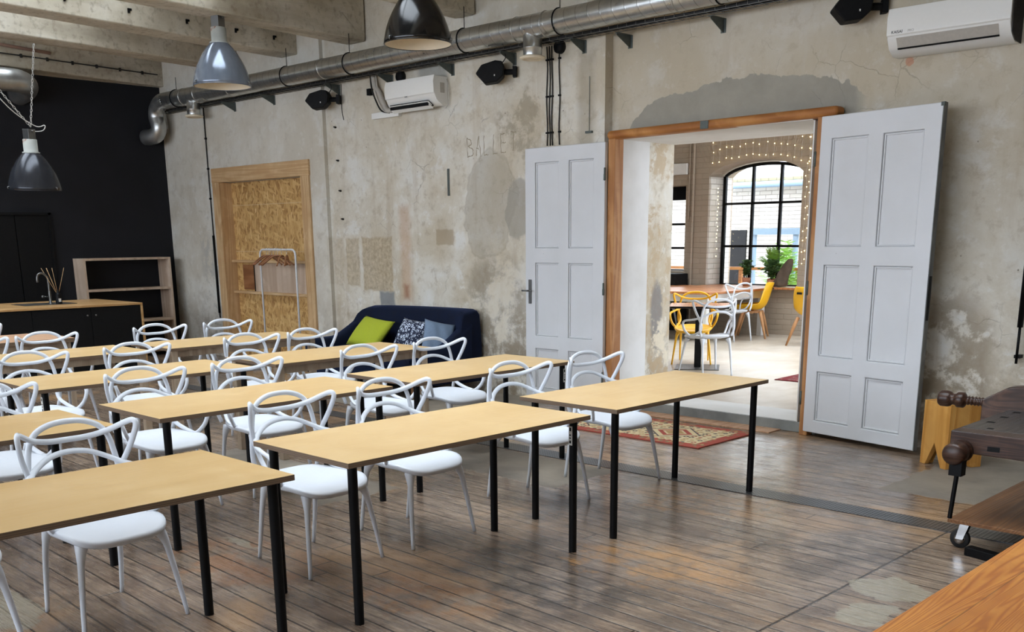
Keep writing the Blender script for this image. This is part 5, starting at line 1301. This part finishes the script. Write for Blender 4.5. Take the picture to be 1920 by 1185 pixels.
# plants and bag on the sill
def leafy(name, label, loc, n, hgt, spread, long_, mat, pot=.075, poth=.12, blade=.02):
    t = thing(name, label, 'plant', loc); rnd = random.Random(hash(label) % 1000 if 0 else len(label))
    b = BM(); lathe(b, [(0, 0), (pot*.75, 0), (pot, poth), (pot*.9, poth), (pot*.85, poth-.015), (0, poth-.015)], n=20); obj('pot', b, 'terracotta', t, True)
    b = BM()
    for i in range(n):
        a = rnd.uniform(0, 2*PI); el = rnd.uniform(.1, 1.0); sp = spread*el; h = hgt*(1.05-.45*el)*rnd.uniform(.75, 1)
        p0 = Vector((0, 0, poth-.02)); p1 = Vector((math.cos(a)*sp*.4, math.sin(a)*sp*.4, poth+h*.7)); p2 = Vector((math.cos(a)*sp, math.sin(a)*sp, poth+h*(1.0 if long_ else .9)))
        pts = spline([p0, p1, p2], 5); 
        side = Vector((-math.sin(a), math.cos(a), 0))
        if long_:
            tube(b, pts, .003, 4)
            for j in range(3, len(pts)):
                for s_ in (-1, 1):
                    q = pts[j]; d = (pts[j]-pts[j-1]).normalized(); tip = q+side*s_*blade*6*(1-.05*j)+d*.05-Vector((0, 0, .02))
                    w_ = d*.007
                    vs = [b.verts.new(x) for x in (q-w_, q.lerp(tip, .5)-w_*1.6, tip, q.lerp(tip, .5)+w_*1.6, q+w_)]; b.faces.new(vs)
        else:
            tube(b, pts, .003, 4)
            for j in range(2, len(pts), 1):
                for s_ in (-1, 1):
                    q = pts[j]; an = rnd.uniform(0, 2*PI); dr = Vector((math.cos(an), math.sin(an), rnd.uniform(-.3, .6))).normalized(); L_ = blade*rnd.uniform(1.6, 2.6); w_ = dr.orthogonal().normalized()*blade*.6
                    vs = [b.verts.new(x) for x in (q, q+dr*L_*.5-w_, q+dr*L_, q+dr*L_*.5+w_)]; b.faces.new(vs)
    obj('foliage', b, mat, t)
leafy('potted_citrus', 'small dark-leaved plant in a terracotta pot, left one on the window shelf', (-9.02, 14.78, .835), 16, .32, .16, False, 'leaf_dark', .07, .13, .03)
leafy('potted_citrus', 'small dark-leaved plant in a terracotta pot, right one in front of the palm', (-8.52, 14.72, .835), 18, .36, .17, False, 'leaf_dark', .075, .11, .032)
leafy('potted_palm', 'bright green feathery palm behind the two small pots at the arched window', (-8.62, 14.90, .835), 22, .50, .34, True, 'leaf_green', .07, .12, .018)
def bag():
    bm = BM(); n = 18; rows = []
    for i in range(11):
        v = i/10; w_ = .105*(1-.7*v**2.2)+.012; d_ = .08*(1-.7*v**2)+.012
        row = []
        for k in range(n):
            a = 2*PI*k/n; cr_ = 1+.16*math.sin(4*a+9*v)+.12*math.sin(7*a-15*v)+.05*math.sin(13*a+21*v)
            row.append(bm.verts.new((w_*math.cos(a)*cr_+.17*v**1.2, d_*math.sin(a)*cr_+.02*v, .44*v)))
        rows.append(row)
    for a, c in zip(rows, rows[1:]):
        for k in range(n): bm.faces.new((a[k], a[(k+1) % n], c[(k+1) % n], c[k]))
    bm.faces.new(rows[0][::-1]); bm.faces.new(rows[-1]); bmesh.ops.recalc_face_normals(bm, faces=bm.faces)
    o = obj('canvas_bag', bm, 'bag_canvas', None, True, sub=1); o.location = (-8.33, 14.63, .837)
    tag(o, 'crumpled grey-brown bag leaning on the window shelf right of the palm', 'bag')
bag()
# fairy lights: a curtain of vertical strands over the arch and down its right side
strands = []
for i in range(15):
    x = -9.66+.122*i
    u = (x+8.8925)/.8425; lo = 2.66+.20*math.sqrt(max(0, 1-.9*min(1, u*u)))
    strands.append((x, 3.55, lo, CYW-.02))
strands += [(-7.93, 3.55, 1.25, CYW-.02), (-7.84, 3.55, 1.30, CYW-.02), (-7.98, 2.7, 1.2, CYW-.02)]
nm = ['first', 'second', 'third', 'fourth', 'fifth', 'sixth', 'seventh', 'eighth', 'ninth', 'tenth', 'eleventh', 'twelfth', 'thirteenth', 'fourteenth', 'fifteenth']
bulb_me = None
for i, (x, zt, zb, y) in enumerate(strands):
    lab = 'strand of warm fairy lights hanging over the arched window, %s from the left' % nm[i] if i < 15 else ['long strand of warm fairy lights right of the arched window, middle one', 'long strand of warm fairy lights right of the arched window, outermost one', 'long strand of warm fairy lights right of the arched window, innermost one'][i-15]
    t = thing('string_light', lab, 'fairy lights', (x, y, zb), group='fairy lights in the next room'); rnd = random.Random(i)
    b = BM(); n = int((zt-zb)/.09); zs = [zb+.0+.165*k+rnd.uniform(-.02, .02) for k in range(int((zt-zb)/.165)+1)]
    P = [(rnd.uniform(-.015, .015), 0, z-zb) for z in zs]; tube(b, P+[(0, 0, zt-zb)], .0016, 4); obj('wire', b, 'grey_rope', t)
    for px_, py_, pz_ in P:
        if pz_+zb > 3.3: continue
        if bulb_me is None:
            b = BM(); lathe(b, [(0, -.008), (.0055, -.004), (.0068, 0), (.0055, .004), (0, .008)], n=8); o = obj('bulb', b, 'fairy_bulb', t, True); bulb_me = o.data
        else: o = bpy.data.objects.new('bulb', bulb_me); C.objects.link(o); o.parent = t
        o.location = (px_, -.008, pz_)
# strand along the window frame
for j, (x, zt, zb) in enumerate(((-9.60, 2.5, 1.3), (-9.55, 2.55, 1.6))):
    t = thing('string_light', ['strand of fairy lights down the left reveal of the arched window, nearer the glass', 'strand of fairy lights down the left reveal of the arched window, nearer the wall face'][j], 'fairy lights', (x-.03, 14.80-.08*j, zb), group='fairy lights in the next room')
    b = BM(); P = [(.01*math.sin(k*2.), 0, .12*k) for k in range(int((zt-zb)/.12))]; tube(b, P, .0016, 4); obj('wire', b, 'grey_rope', t)
    for p in P:
        o = bpy.data.objects.new('bulb', bulb_me); C.objects.link(o); o.parent = t; o.location = p

# ---------------------------------------------------------------- yard outside
struct('ground', cube(-40, 15, 15.4, 45, -.3, -.05), 'yard_ground')
yb = thing('yard_building', 'white-painted brick building with a tiled roof across the yard', 'building', (-16, 21, 0))
obj('wall', cube(-14, 14, 0, .4, -.05, 2.78), 'yard_brick', yb)
b = BM(); prism(b, [(-14, -.25, 2.80), (-14, -.25, 2.86), (-14, 3.0, 3.15), (-14, 3.0, 2.80)], (28, 0, 0)); obj('roof', b, 'roof_tile', yb)
b = BM(); tube(b, [(-14, -.33, 2.72), (14, -.33, 2.72)], .07, 10); obj('gutter', b, 'roof_blue', yb, True)
b = BM(); box(b, 2.35, 3.15, -.04, 0, 0, 1.75); obj('door', b, 'black_metal', yb)
hb = thing('back_house', 'pale rendered house rising behind the yard building', 'building', (-14, 30, 0))
obj('wall', cube(-6, 6, 0, 4, 0, 6.2), 'smooth_white', hb); b = BM(); prism(b, [(-6.4, -.4, 6.2), (-6.4, 2, 7.6), (-6.4, 4.4, 6.2)], (12.8, 0, 0)); obj('roof', b, 'roof_tile', hb)
aw = thing('yard_canopy', 'grey-blue canopy beam over the yard outside the arched window', 'canopy', (-10.5, 18.0, 0))
b = BM(); box(b, -.4, 3.2, -.06, .06, 1.64, 1.76); obj('beam', b, 'roof_blue', aw)
for x in (-.35, .55, 3.1): obj('post', cube(x-.04, x+.04, -.04, .04, -.05, 1.64), 'roof_blue', aw)
bn = thing('yard_railing', 'reddish wooden railing outside the arched window', 'railing', (-10.6, 16.6, 0))
b = BM(); box(b, -1.5, 3.4, -.04, .04, 1.02, 1.07); obj('rail', b, 'old_pine', bn)
for x in (-1.4, -.2, .35, 1.5, 3.3): obj('post', cube(x-.03, x+.03, -.03, .03, -.05, 1.02), 'old_pine', bn)
leafy('yard_shrub', 'light green shrub outside behind the window, right of the palm', (-9.1, 16.1, -.05), 40, 1.35, .5, True, 'leaf_green', .2, .3, .04)
